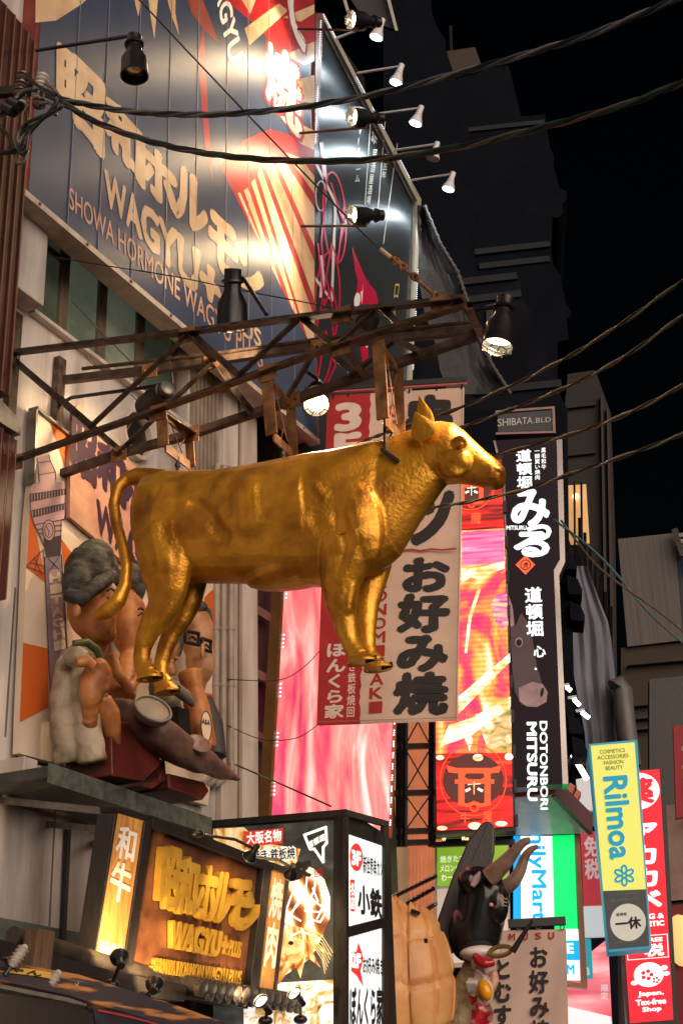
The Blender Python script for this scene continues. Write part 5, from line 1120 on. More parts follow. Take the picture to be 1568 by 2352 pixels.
part('clock_rim', G().flat(PMU, ell_px(113, 1218, 15, 25)[:-1], .0095), m_mud, mb); part('clock_face', G().flat(PMU, ell_px(113, 1218, 13, 23)[:-1], .011), m_mup, mb)
part('clock_line', G().stroke(PMU, ell_px(113, 1218, 9.5, 16), 1.5, .0125).stroke(PMU, [(107, 1209), (113, 1219), (112, 1230)], 1.6, .0125), m_mud, mb)
vtext(PMU, 'HITACHI', [(113, 1316), (139, 1312), (152, 1492), (126, 1498)], m_muc, mb, .010, .05, em=False, gap=.16)
pn = thing('cutout_panel', 'pink cut-out shop name panel with dark purple brush lettering on the wall', 'sign', PMU.at(230, 1285))
m_pnl = M('panel_pink', (.60, .34, .23), .55, var=.35, vs=5, col2=(.42, .19, .15)); m_purp = M('purple_ink', (.045, .02, .04), .55)
part('panel', G().panel(PMU, [(162, 1104), (161, 1187), (278, 1285), (345, 1345), (420, 1400), (420, 1225), (330, 1100), (300, 1060), (262, 1036), (262, 1010), (225, 990), (228, 968), (200, 968), (190, 938), (180, 930), (169, 940), (168, 1000), (160, 1060)], .03, .045), m_pnl, pn)
for ch, q in (('昭', [(166, 938), (224, 976), (224, 1128), (163, 1080)]), ('和', [(222, 1000), (290, 1052), (290, 1180), (222, 1110)]), ('ホ', [(284, 1052), (350, 1110), (350, 1230), (284, 1160)])): text(PMU, ch, q, m_purp, pn, .05, .055, jag=.012)
text(PMU, 'WAGYU', [(222, 1142), (400, 1290), (400, 1390), (222, 1222)], m_purp, pn, .05, .05, jag=.012)
# ------------------------------------------------------------------ diner relief sculpture
rl = thing('diner_sculpture', 'large painted relief sculpture of diners eating at a low table', 'sculpture', on_x(300, 1800, -5.4))
m_skin = M('painted_skin', (.52, .20, .06), .5, vs=6, col2=(.22, .055, .014), bump=.2, bs=30, lo=.30, hi=.56, det=9); m_skin2 = M('painted_skin_pale', (.55, .30, .15), .5, vs=6, col2=(.32, .13, .055), bump=.15, bs=30)
m_hair = M('painted_hair', (.085, .078, .064), .7, vs=12, col2=(.018, .016, .015), stretch=(1, 1, 2.2), det=8, bump=.4, bs=50); m_robe = M('painted_robe', (.48, .39, .28), .6, vs=7, col2=(.17, .115, .07), det=9, lo=.32, hi=.58, bump=.2, bs=30)
m_tab = M('painted_table', (.17, .09, .065), .45, vs=6, col2=(.10, .055, .05), bump=.2, bs=30); m_redb = M('red_brown', (.15, .025, .018), .4, vs=5, col2=(.08, .016, .012), bump=.15)
m_pot = M('grey_pot', (.22, .19, .16), .55, vs=6, col2=(.10, .085, .075), bump=.3, bs=30); m_line = M('outline_black', (.01, .01, .012), .5); m_coll = M('green_collar', (.10, .13, .04), .5)
K_ = .00245
def bl_(g, x, y, dx, rx, ry, rz=None, rot=0):
    g.ell(on_x(x, y, dx), (rx * K_, rx * K_, ry * K_ * 1.08), Matrix.Rotation(math.radians(rot), 3, 'X') if rot else None, 18, 14); return g
def tb_(g, pts, n=14): g.tube([on_x(x, y, d) for x, y, d, r in pts], [r * K_ for *_, r in pts], n); return g
# diner one: woman in profile
g = bl_(bl_(bl_(bl_(bl_(G(), 208, 1392, -5.34, 62, 84), 228, 1418, -5.26, 46, 62), 240, 1455, -5.26, 34, 26), 215, 1490, -5.36, 36, 40), 176, 1404, -5.23, 12, 20); bl_(g, 246, 1385, -5.22, 34, 50); bl_(g, 272, 1396, -5.2, 8, 11); bl_(g, 262, 1432, -5.2, 9, 7); bl_(g, 258, 1444, -5.22, 9, 6)
f1 = sculpt('woman_figure', g, m_skin, rl, .013, 6, [([on_x(168, 1394, -5.1), on_x(178, 1414, -5.1)], .03, -.014), ([on_x(240, 1372, -5.1), on_x(262, 1374, -5.1)], .03, -.010), ([on_x(250, 1438, -5.1), on_x(272, 1436, -5.1)], .014, -.010)])
f1['label'] = 'woman in profile with grey bun and beige robe'
g = bl_(bl_(bl_(bl_(G(), 204, 1308, -5.36, 62, 66), 176, 1335, -5.34, 38, 52), 218, 1278, -5.36, 52, 46), 246, 1308, -5.34, 34, 38); tb_(g, [(152, 1362, -5.30, 22), (185, 1376, -5.22, 22), (222, 1345, -5.18, 22), (258, 1322, -5.2, 18)])
e = [([on_x(*p) for p in pts], .035, -.022) for pts in ([(200, 1275, -5.1), (235, 1285, -5.1), (245, 1300, -5.1)], [(160, 1350, -5.1), (210, 1340, -5.1), (240, 1310, -5.1)], [(200, 1250, -5.2), (180, 1290, -5.15), (160, 1340, -5.15)])]
sculpt('hair', g, m_hair, f1, .014, 12, e, .012)
g = tb_(G(), [(195, 1492, -5.4, 34), (170, 1530, -5.38, 46), (160, 1600, -5.38, 50), (165, 1680, -5.37, 54), (178, 1748, -5.36, 58)]); tb_(g, [(205, 1500, -5.3, 26), (190, 1560, -5.24, 30), (200, 1640, -5.22, 34), (215, 1752, -5.2, 36)]); tb_(g, [(225, 1620, -5.26, 10), (238, 1690, -5.22, 20), (248, 1755, -5.2, 26)]); tb_(g, [(160, 1510, -5.3, 26), (185, 1503, -5.2, 24), (200, 1512, -5.16, 16)])
e = [([on_x(*p) for p in pts], .04, -.025) for pts in ([(175, 1530, -5.1), (180, 1610, -5.1), (210, 1640, -5.1)], [(222, 1650, -5.1), (226, 1755, -5.1)], [(150, 1520, -5.15), (165, 1560, -5.12)])]
sculpt('robe', g, m_robe, f1, .014, 12, e, .008)
part('collar', tb_(G(), [(170, 1478, -5.24, 9), (200, 1475, -5.2, 11), (222, 1492, -5.18, 11), (236, 1520, -5.18, 9)]), m_coll, f1, smooth=True)
g = bl_(bl_(bl_(G(), 212, 1575, -5.14, 34, 62, rot=-8), 228, 1548, -5.1, 26, 40), 208, 1620, -5.16, 24, 40)
for k in range(4): tb_(g, [(222 + 5 * k, 1524 + 9 * k, -5.07, 9), (240 + 4 * k, 1522 + 10 * k, -5.04, 9), (250 + k, 1540 + 10 * k, -5.04, 9), (246 - k, 1562 + 9 * k, -5.06, 8)])
tb_(g, [(205, 1650, -5.17, 22), (212, 1688, -5.2, 18)]); tb_(g, [(232, 1605, -5.15, 26), (250, 1640, -5.13, 30), (258, 1680, -5.14, 24), (263, 1715, -5.17, 18)])
e = [([on_x(236 + 5 * k, 1520 + 10 * k, -5.02), on_x(254 + 2 * k, 1548 + 9 * k, -5.0)], .02, -.012) for k in range(1, 4)]
sculpt('hand', g, m_skin, f1, .011, 9, e)
part('wrist_block', tb_(G(), [(176, 1522, -5.12, 12), (200, 1518, -5.08, 16), (214, 1530, -5.06, 13)]), m_skin, f1, smooth=True)
g = G()
for pts in ([(246, 1358, -5.07), (255, 1351, -5.06), (265, 1358, -5.07)], [(248, 1374, -5.07), (256, 1368, -5.06), (265, 1374, -5.07)]): g.tube([on_x(*p) for p in pts], .008, 6)
g.ell(on_x(257, 1376, -5.07), (.012, .012, .014))
part('painted_eye', g, m_line, f1, smooth=True)
# diner two behind
g = bl_(bl_(bl_(G(), 290, 1425, -5.42, 44, 92), 304, 1475, -5.4, 34, 46), 316, 1420, -5.36, 26, 60); bl_(g, 334, 1432, -5.3, 7, 12); tb_(g, [(300, 1500, -5.4, 24), (290, 1540, -5.38, 34), (280, 1600, -5.36, 40)]); tb_(g, [(258, 1500, -5.28, 14), (272, 1550, -5.24, 17), (296, 1582, -5.2, 18), (325, 1545, -5.22, 14), (345, 1510, -5.24, 11)])
f2 = sculpt('second_figure', g, m_skin, rl, .014, 12); f2['label'] = 'second diner with grey hair and crossed forearms'
sculpt('hair', bl_(bl_(bl_(G(), 302, 1325, -5.42, 34, 40), 318, 1350, -5.4, 22, 46), 280, 1330, -5.44, 24, 28), m_hair, f2, .014, 12, (), .008)
g = G()
for pts in ([(318, 1400, -5.2), (324, 1396, -5.2), (330, 1402, -5.2)], [(318, 1414, -5.2), (325, 1408, -5.2), (331, 1416, -5.2)]): g.tube([on_x(*p) for p in pts], .007, 6)
part('painted_eye', g, m_line, f2, smooth=True)
# small face between the cow's hind leg and the man with glasses
f3 = sculpt('third_figure', bl_(bl_(bl_(G(), 398, 1485, -5.36, 22, 44), 405, 1512, -5.3, 9, 9), 392, 1540, -5.36, 20, 24), m_skin2, rl, .013, 9); f3['label'] = 'small lined face beside the cow hoof'
sculpt('hair', bl_(bl_(G(), 412, 1462, -5.42, 16, 60), 400, 1440, -5.4, 18, 20), m_hair, f3, .014, 9)
# man with glasses
g = bl_(bl_(bl_(bl_(G(), 455, 1462, -5.36, 48, 88), 460, 1518, -5.33, 44, 70), 465, 1496, -5.14, 9, 28), 452, 1575, -5.36, 28, 30); bl_(g, 458, 1540, -5.25, 14, 7)
f4 = sculpt('man_figure', g, m_skin2, rl, .013, 12); f4['label'] = 'man with black framed glasses and slicked dark hair'
sculpt('hair', bl_(bl_(bl_(G(), 452, 1398, -5.36, 34, 24), 480, 1425, -5.36, 14, 40), 436, 1408, -5.3, 22, 16), m_hair, f4, .013, 9, (), .008)
PGL = plx(-5.19); g = G()
for cx_, cy2, w, h in ((441, 1465, 30, 26), (474, 1482, 20, 24)):
    q = [(cx_ - w / 2, cy2 - h / 2 - 3), (cx_ + w / 2, cy2 - h / 2 + 3), (cx_ + w / 2, cy2 + h / 2 + 3), (cx_ - w / 2, cy2 + h / 2 - 3)]
    pts = [PGL.at(*p) for p in q]; g.tube(pts + [pts[0]], .015, 6)
g.tube([PGL.at(456, 1466), PGL.at(464, 1472)], .012, 6); g.tube([PGL.at(426, 1462), on_x(412, 1456, -5.36)], .014, 6)
part('glasses', g, m_line, f4)
g = G()
for pts in ([(434, 1467, -5.2), (442, 1462, -5.19), (450, 1470, -5.2)], [(468, 1484, -5.21), (474, 1480, -5.2), (480, 1488, -5.21)]): g.tube([on_x(*p) for p in pts], .007, 6)
part('painted_eye', g, m_line, f4, smooth=True)
g = tb_(G(), [(470, 1600, -5.45, 20), (490, 1660, -5.4, 30), (495, 1740, -5.36, 34)]); sculpt('dark_sleeve', g, M('dark_cloth', (.05, .04, .045), .6, bump=.2), f4, .015, 3, [([on_x(478, 1650, -5.25), on_x(505, 1680, -5.25)], .04, -.03), ([on_x(478, 1690, -5.25), on_x(508, 1715, -5.25)], .04, -.03)])
# bottle with label
g = G().lathe(on_x(472, 1722, -5.12), on_x(432, 1530, -5.2) - on_x(472, 1722, -5.12), [(0, .07), (.02, .085), (.28, .092), (.36, .085), (.42, .07), (.50, .082), (.55, .085), (.565, .07)], 20)
bt = sculpt('bottle', g, m_skin, rl, .010, 9); bt['label'] = 'orange bottle with a pale oval label'
PBT = PL(on_x(474, 1660, -5.012), (.94, -.34, 0)); part('bottle_label', G().flat(PBT, ell_px(474, 1668, 13, 36, -.05)[:-1], 0), m_line, bt); part('bottle_label', G().flat(PBT, ell_px(474, 1668, 10.5, 33, -.05)[:-1], .006), m_muc, bt); text(PBT, 'ASA', [(464, 1650), (483, 1655), (483, 1667), (464, 1662)], m_line, bt, .009, .03)
# pot, tray, round plate, table blocks
g = tb_(G(), [(372, 1560, -5.3, 40), (380, 1600, -5.3, 44), (392, 1660, -5.28, 40)]); pt = sculpt('pot', g, m_pot, rl, .014, 12, [([on_x(345, 1600, -5.1), on_x(400, 1640, -5.1)], .04, -.02)], .01)
part('lid_brim', tb_(G(), [(372, 1562, -5.16, 12), (400, 1578, -5.1, 17), (425, 1598, -5.08, 17), (443, 1618, -5.1, 8)]), m_pot, pt, smooth=True)
part('pot_door', G().panel(plx(-5.12), [(408, 1622), (434, 1632), (438, 1690), (414, 1690)], .08), m_line, pt)
g = G(); tp_ = [(262, 1625, -5.24, 30, .12), (290, 1640, -5.18, 46, .17), (335, 1672, -5.12, 54, .19), (395, 1712, -5.08, 50, .18), (450, 1742, -5.05, 40, .16), (500, 1768, -5.06, 24, .12), (544, 1788, -5.1, 8, .05)]
ax_t = on_x(540, 1785, -5.1) - on_x(285, 1610, -5.22)
g.loft([section(on_x(x, y, d), ax_t, (.45, .0, 1), w, r * K_ * .95, r * K_ * .9, 18, .8) for x, y, d, r, w in tp_])
ty = sculpt('serving_tray', g, m_tab, rl, .014, 12, [([on_x(280, 1655, -5.0), on_x(385, 1735, -4.9), on_x(500, 1785, -4.95)], .035, -.02)], .01)
d_ = V((.75, -.45, .6)).normalized(); c_ = on_x(350, 1632, -4.94)
part('round_plate', G().lathe(c_ - d_ * .03, d_, [(-.02, .10), (0, .12), (.02, .125), (.04, .115), (.045, .095), (.035, .06)], 28), m_tab, ty, smooth=True); part('plate_rim', G().ring(c_ + d_ * .012, d_, .118, .012, 28, 6), m_pot, ty, smooth=True)
part('small_plate', G().lathe(on_x(455, 1712, -4.92), d_, [(-.02, .07), (.02, .085), (.03, .07)], 24), m_tab, ty, smooth=True)
for pts, dd in (([(255, 1650), (300, 1660), (372, 1722), (366, 1760), (330, 1795), (258, 1782)], -5.12), ([(372, 1760), (380, 1740), (384, 1790), (350, 1812), (320, 1806), (366, 1790)], -5.17), ([(388, 1776), (470, 1796), (482, 1816), (466, 1838), (440, 1828), (390, 1812)], -5.14)):
    part('table_block', G().panel(plx(dd), pts, .35), m_redb, rl, bev=.012)
a, b = on_x(112, 1742, -5.14), on_x(484, 1880, -5.14); zl = on_x(300, 1822, -5.14).z
lg = G().box((-5.14, a.y, zl - .07), (-5.62, b.y, zl)); part('ledge', lg, M('ledge_metal', (.09, .095, .085), .4, .5, var=.4, vs=8, bump=.15), rl, bev=.006)
part('ledge_lip', G().box((-5.13, a.y, zl - .10), (-5.139, b.y, zl + .015)), M('ledge_lip', (.16, .18, .16), .4, .4, var=.5, vs=20), rl)
# horn speaker box left of the ledge
hs = thing('wall_speaker', 'white box with a round wooden-coloured horn on the wall below the mural', 'speaker', on_x(75, 1790, WX))
a, b = on_x(45, 1738, WX + .16), on_x(72, 1812, WX + .16); part('box', G().box((WX + .2, a.y, b.z - .02), (WX + .004, b.y, a.z)), m_wall2, hs, bev=.006)
c = on_x(82, 1790, WX + .13); part('horn', G().lathe(c + V((0, -.03, 0)), (.1, 1, 0), [(0, .08), (.03, .085), (.06, .08), (.062, .06), (.05, .055), (.052, .035), (.04, .03), (.042, .01)], 24), M('horn_wood', (.46, .36, .22), .5, var=.2), hs, smooth=True)
# ------------------------------------------------------------------ wooden shop sign with raised letters
tl = math.radians(7); PW = PL(on_x(450, 2080, -4.72), (math.cos(tl), -.06, -math.sin(tl)))
m_wood = M('varnished_wood', (.40, .15, .035), .35, vs=6, stretch=(6, 6, .6), col2=(.22, .07, .015), bump=.15, bs=20); m_woodp = M('planed_wood', (.62, .33, .10), .4, vs=5, stretch=(8, 8, .5), col2=(.42, .18, .045), bump=.1, bs=20)
m_board = M('stained_board', (.20, .075, .03), .35, vs=5, col2=(.055, .022, .013), det=9, bump=.1, bs=30); m_fr = M('black_wood', (.022, .018, .017), .35, var=.4, vs=12, stretch=(6, 6, .8), bump=.2, bs=30)
m_gold2 = M('gold_letter', (.62, .36, .05), .38, .35, var=.25, vs=9, bump=.1, bs=60); m_wl = M('white_letter', (.80, .76, .70), .5)
ws = thing('wooden_sign', 'wooden restaurant sign with raised gold lettering between two wood side panels', 'sign', PW.at(450, 2290))
part('left_panel', G().panel(PW, [(272, 1868), (333, 1886), (281, 2240), (217, 2222)], .10, .03), m_woodp, ws)
g = G().panel(PW, [(270, 1852), (346, 1876), (344, 1890), (334, 1886), (272, 1867)], .13, .035).panel(PW, [(217, 2223), (281, 2241), (279, 2262), (213, 2244)], .13, .034).panel(PW, [(266, 1868), (271.5, 1868), (216.5, 2222), (211, 2240)], .13, .036).panel(PW, [(333.5, 1888), (352, 1880), (303, 2248), (282, 2240)], .13, .045)
part('left_frame', g, m_fr, ws, bev=.004)
part('center_panel', G().panel(PW, [(353, 1900), (606, 1996), (572, 2288), (304, 2240)], .08), m_board, ws)
g = G().panel(PW, [(350, 1872), (624, 1980), (620, 2002), (607, 1996), (352, 1900)], .14, .06).panel(PW, [(607, 1997), (626, 1985), (592, 2300), (573, 2290)], .14, .055).panel(PW, [(304, 2241), (572, 2289), (570, 2318), (297, 2266)], .16, .07)
part('center_frame', g, m_fr, ws, bev=.004)
part('right_panel', G().panel(PW, [(628, 1998), (660, 2010), (628, 2300), (594, 2296)], .08, .005), m_woodp, ws)
part('right_frame', G().panel(PW, [(626, 1980), (668, 1996), (664, 2010), (628, 1998)], .12, .02).panel(PW, [(660.5, 2011), (666, 2012), (634, 2302), (628.5, 2300)], .12, .02), m_fr, ws, bev=.004)
vtext(PW, '和牛', [(276, 1890), (322, 1906), (296, 2090), (244, 2060)], m_wl, ws, .035, .03)
vtext(PW, '和牛', [(278, 1886), (324, 1900), (298, 2092), (242, 2064)], m_wl, ws, .035, .045) if False else None
text(PW, 'WAGYU', [(232, 2158), (282, 2172), (276, 2224), (224, 2208)], m_wl, ws, .035, .03)
vtext(PW, '焼肉', [(626, 2010), (654, 2020), (634, 2230), (602, 2222)], m_wl, ws, .01, .035)
for ch, q in (('昭', [(360, 1938), (404, 1950), (392, 2094), (349, 2084)]), ('和', [(400, 1962), (448, 1974), (432, 2108), (386, 2096)]), ('ホ', [(446, 1982), (492, 1992), (476, 2116), (430, 2106)]), ('ル', [(482, 2000), (528, 2006), (508, 2124), (464, 2116)]), ('モ', [(524, 2016), (570, 2022), (552, 2134), (508, 2126)]), ('ン', [(554, 2044), (598, 2048), (580, 2142), (536, 2136)])):
    text(PW, ch, q, m_gold2, ws, .004, .05, depth=.05, jag=.008)
text(PW, 'WAGYU+', [(386, 2112), (518, 2142), (508, 2202), (376, 2176)], m_gold2, ws, .004, .045, depth=.04)
text(PW, 'PLUS', [(522, 2158), (550, 2164), (544, 2200), (516, 2194)], m_gold2, ws, .004, .03, depth=.025)
text(PW, '-SHOWA HORMON WAGYU PLUS', [(344, 2198), (548, 2230), (543, 2264), (339, 2232)], m_gold2, ws, .004, .02, depth=.03)
g = G()
for (x0, y0, x1, y1) in ((2, 1838, 268, 1866), (112, 1893, 262, 1908), (216, 1938, 258, 1944)): g.bar(on_x(x0, y0, WX + .01), PW.at(x1, y1, -.03), .03, .04)
part('wall_bracket', g, m_steel, ws)
m_bulbh = glow('halogen', (1, .82, .52), 12)
def sign_lamp(label, head, aim, arm, watts, s=1.0, lit=True, group='small lamps on the wooden sign', look=None):
    h = V(head); d = V(look).normalized() if look else (V(aim) - h).normalized(); t = thing('sign_lamp', label, 'lamp', h, group)
    part('housing', G().lathe(h, d, [(-.15 * s, .018 * s), (-.148 * s, .028 * s), (-.06 * s, .028 * s), (-.055 * s, .032 * s), (0, .066 * s), (.012 * s, .068 * s), (.012 * s, .062 * s), (-.03 * s, .03 * s)], 20), m_black, t, smooth=True)
    part('bulb', G().lathe(h, d, [(-.02 * s, .035 * s), (-.004 * s, .055 * s), (.004 * s, .03 * s), (.006 * s, .004)], 16), m_bulbh if lit else m_refl, t, smooth=True)
    part('rim', G().ring(h + d * .012 * s, d, .066 * s, .005 * s, 22, 6), m_steel, t, smooth=True)
    if arm:
        part('arm', G().tube([V(p) for p in arm] + [h - d * .1 * s], .010, 8), m_black, t, smooth=True)
        part('base', G().ell(V(arm[0]), (.045, .045, .03)), m_black, t, smooth=True)
    if lit: spot(h + d * .03 * s, aim, watts, t, 100, (1, .66, .32), .8, .03)
    return t
sign_lamp('upper small lamp on the sign top edge, reaching over the lettering', PW.at(574, 1968, .30), PW.at(500, 2080), [PW.at(450, 1915, .08), PW.at(540, 1928, .26)], 12, .66)
sign_lamp('right small lamp at the sign corner, its mouth turned to the camera', PW.at(668, 2008, .30), PW.at(640, 2120), [PW.at(572, 1968, .08), PW.at(640, 1975, .26)], 10, .66)
PRF = on_x
sign_lamp('left uplight on the roof tiles below the white left panel lettering', PW.at(275, 2200, .28), PW.at(262, 2130), [PW.at(256, 2262, .22)], 42, .72)
sign_lamp('second uplight on the roof tiles, below the gold lettering', PW.at(356, 2262, .30), PW.at(372, 2190), [PW.at(330, 2290, .22)], 46, .72)
sign_lamp('third uplight on the roof, below the sign lower right corner', PW.at(600, 2300, .26), PW.at(520, 2230), [PW.at(610, 2345, .2)], 13, .72, look=(-.1, -.8, .55))
sign_lamp('fourth uplight on the roof, in front of the food poster', PW.at(676, 2282, .28), PW.at(640, 2150), [PW.at(690, 2342, .2)], 10, .72, look=(-.15, -.8, .55))
# ------------------------------------------------------------------ black light box with food poster
PY = ply(795, 1860, 8.84, 8); cz = PY.at(795, 1858)
nR = V((PY.n.y, -PY.n.x, 0)); PRX = PL(cz, nR if nR.x > 0 else -nR)
lb = thing('light_box', 'big black framed light box with food poster and white floor signs', 'light box', PY.at(700, 2400))
cors = [PY.at(455, 1887), cz, PRX.at(893, 1886)]; dl = cors[0] + (cors[2] - cz)
zt, zbm = cz.z, .9
def pr(a, z): return V((a.x, a.y, z))
g = G().add([pr(p, zt) for p in (cors[0], cz, cors[2], dl)] + [pr(p, zbm) for p in (cors[0], cz, cors[2], dl)], [(0, 1, 2, 3), (7, 6, 5, 4), (0, 4, 5, 1), (1, 5, 6, 2), (2, 6, 7, 3), (3, 7, 4, 0)])
part('case', g, m_dark, lb, bev=.008)
g = G().panel(PY, [(455, 1887), (795, 1858), (795, 1874), (455, 1902)], .03, .03).panel(PY, [(776, 1875.5), (795, 1874), (795, 2560), (776, 2560)], .03, .029).panel(PRX, [(796, 1859), (893, 1886), (893, 1900), (796, 1873)], .03, .03).panel(PRX, [(882, 1898), (893, 1900), (891, 2560), (881, 2560)], .03, .029).panel(PRX, [(796, 1874), (801, 1875), (801, 2560), (796, 2560)], .03, .0285).panel(PRX, [(802, 2128), (881, 2108), (881, 2130), (802, 2152)], .03, .028)
part('frame', g, m_fr, lb)
m_post = ramp_mat('poster_rock', [(.3, (.008, .009, .008)), (.55, (.04, .042, .036)), (.75, (.13, .12, .095))], 5, (1, 1, 1), .6, .8)
part('poster', G().panel(PY, [(490, 1902), (765, 1884), (765, 2560), (490, 2560)], .01, .012), m_post, lb)
m_cr = ramp_mat('sauce_swirl', [(.0, (.16, .035, .012)), (.3, (.55, .22, .05)), (.5, (.85, .66, .36)), (.75, (.95, .90, .76))], 2.6, (1, 1, .7, 0, .5, 0), 8, .55, 1.2, 3)
m_ora = ramp_mat('prawn_picture', [(.34, (.30, .08, .015)), (.44, (.72, .32, .07)), (.54, (.90, .62, .30)), (.66, (.97, .88, .70))], 9, (1, 1, .5, 0, .6, 0), 2.2, .55)
FP = lambda name, mat, off, *polys: part(name, [g := G(), [g.flat(PY, p, off) for p in polys]][0], mat, lb)
FP('food_picture', m_cr, .017, [(640, 2008), (690, 1985), (720, 1995), (745, 2020), (758, 2060), (757, 2110), (740, 2150), (715, 2200), (640, 2250), (610, 2200), (620, 2080)])
FP('food_picture', m_ora, .019, [(490, 1904), (560, 1900), (600, 1935), (690, 1950), (680, 1985), (560, 2000), (490, 1990)])
FP('food_picture', m_ora, .021, [(628, 2140), (650, 2122), (690, 2130), (744, 2148), (718, 2160), (764, 2196), (712, 2176), (736, 2222), (702, 2196), (690, 2248), (676, 2210), (640, 2262), (622, 2240)])
g = G()
for k in range(7): g.stroke(PY, [(700 + k * 2, 2125 + 6 * k), (740, 2150 + 9 * k), (764 - 3 * k, 2188 + 8 * k)], 1.6, .024)
part('prawn_feeler', g, glow('feeler_orange', (.95, .62, .3), .9), lb)
for k, (x, y, r) in enumerate(((668, 2166, 6),)): part('prawn_eye', G().flat(PY, ell_px(x, y, r, r * .8)[:-1], .026), m_ink, lb)
g = G()
for l in ([(690, 2010), (668, 2060), (650, 2110)], [(705, 2015), (700, 2060), (665, 2100), (690, 2115)], [(718, 2040), (730, 2070), (700, 2092), (735, 2095)], [(735, 2040), (745, 2075), (728, 2110)], [(655, 2040), (640, 2090), (652, 2120)], [(670, 2000), (650, 2030), (636, 2070)], [(725, 2010), (722, 2045), (712, 2062), (735, 2080), (750, 2075)], [(680, 2030), (684, 2070), (655, 2130)], [(745, 2050), (752, 2090), (735, 2118), (715, 2112)], [(668, 2150), (690, 2140), (726, 2150)]): g.stroke(PY, l, 4, .023)
part('mayonnaise', g, glow('mayo_white', (.98, .94, .85), .95), lb)
FP('second_photo', ramp_mat('noodle_picture', [(.3, (.12, .05, .02)), (.42, (.75, .42, .14)), (.5, (.95, .88, .75)), (.7, (.92, .94, .92))], 7, (1, 1, 1), 2.5, .95), .016, [(560, 2262), (765, 2250), (765, 2560), (560, 2560)])
FP('red_tag', glow('tag_red', (.55, .03, .02), .8), .020, [(562, 1910), (650, 1902), (649, 1938), (562, 1944)])
m_pwh = glow('poster_white', (.95, .93, .86), .9)
text(PY, '大阪名物', [(566, 1912), (646, 1904), (646, 1932), (566, 1940)], m_pwh, lb, .024, .02)
text(PY, 'お好み焼き·鉄板焼', [(520, 1952), (680, 1942), (680, 1976), (520, 1986)], m_pwh, lb, .022, .07); text(PY, 'お好み焼き·鉄板焼', [(522, 1955), (678, 1945), (678, 1973), (522, 1983)], m_ink, lb, .026, .025)
part('map_outline', G().stroke(PY, [(699, 1918), (748, 1900), (750, 1936), (742, 1946), (742, 1980), (722, 1950), (712, 1950), (699, 1918)], 6, .024), m_pwh, lb)
text(PY, '道頓堀', [(706, 1934), (744, 1914), (746, 1930), (708, 1950)], m_pwh, lb, .024, .02)
text(PY, '家', [(660, 1985), (716, 1970), (716, 2015), (662, 2025)], m_ink, lb, .026, .06)
part('seal', G().stroke(PY, [(722, 1998), (740, 1994), (741, 2010), (723, 2014)], 2, .026, True), m_inkred, lb); text(PY, '回', [(725, 2000), (737, 1998), (738, 2008), (726, 2011)], m_inkred, lb, .026, .02)
m_lbw = M('backlit_white', (.8, .8, .8), .4, emit=(.90, .96, .95), es=.98)
def _stripes():
    nt = m_lbw.node_tree; n = nt.nodes; L = nt.links; b = n['Principled BSDF']; tc = n.new('ShaderNodeTexCoord'); w = n.new('ShaderNodeTexWave'); w.bands_direction = 'Y'; w.inputs['Scale'].default_value = 3.6; L.new(tc.outputs['Object'], w.inputs[0])
    r = n.new('ShaderNodeMapRange'); L.new(w.outputs[1], r.inputs[0]); r.inputs[3].default_value = .62; r.inputs[4].default_value = 1.05; L.new(r.outputs[0], b.inputs['Emission Strength'])
_stripes()
for q in ([(802, 1917), (880, 1944), (881, 2107), (803, 2127)], [(803, 2153), (881, 2131), (880, 2560), (803, 2560)]): part('white_face', G().panel(PRX, q, .01, .012), m_lbw, lb)
m_rd2 = glow('floor_red', (.80, .03, .03), .8)
part('red_circle', G().flat(PRX, ell_px(818, 1969, 15, 32, -.03)[:-1], .016), m_rd2, lb); text(PRX, '3F', [(807, 1950), (829, 1956), (829, 1992), (807, 1986)], m_pwh, lb, .020, .06)
text(PRX, '新世界串カツ', [(834, 1964), (878, 1978), (878, 2016), (834, 2006)], m_ink, lb, .018, .02)
part('red_tag', G().flat(PRX, [(804, 2020), (814, 2020), (815, 2094), (804, 2092)], .016), m_rd2, lb); vtext(PRX, '名店', [(805, 2026), (814, 2027), (814, 2090), (805, 2089)], m_pwh, lb, .020, .04)
text(PRX, '小鉄', [(820, 2028), (877, 2044), (877, 2112), (822, 2098)], m_ink, lb, .018, .045)
part('red_star', G().flat(PRX, [(823, 2164), (830, 2186), (834, 2200), (828, 2230), (834, 2266), (818, 2240), (806, 2230), (810, 2200), (806, 2186), (818, 2186)], .016), m_rd2, lb); text(PRX, '2F', [(806, 2186), (829, 2190), (829, 2226), (808, 2222)], m_pwh, lb, .020, .06)
text(PRX, 'お好み焼き', [(833, 2196), (880, 2200), (880, 2240), (834, 2236)], m_ink, lb, .018, .025); text(PRX, 'ぼんくら家', [(803, 2262), (879, 2266), (879, 2360), (803, 2360)], m_ink, lb, .018, .04)
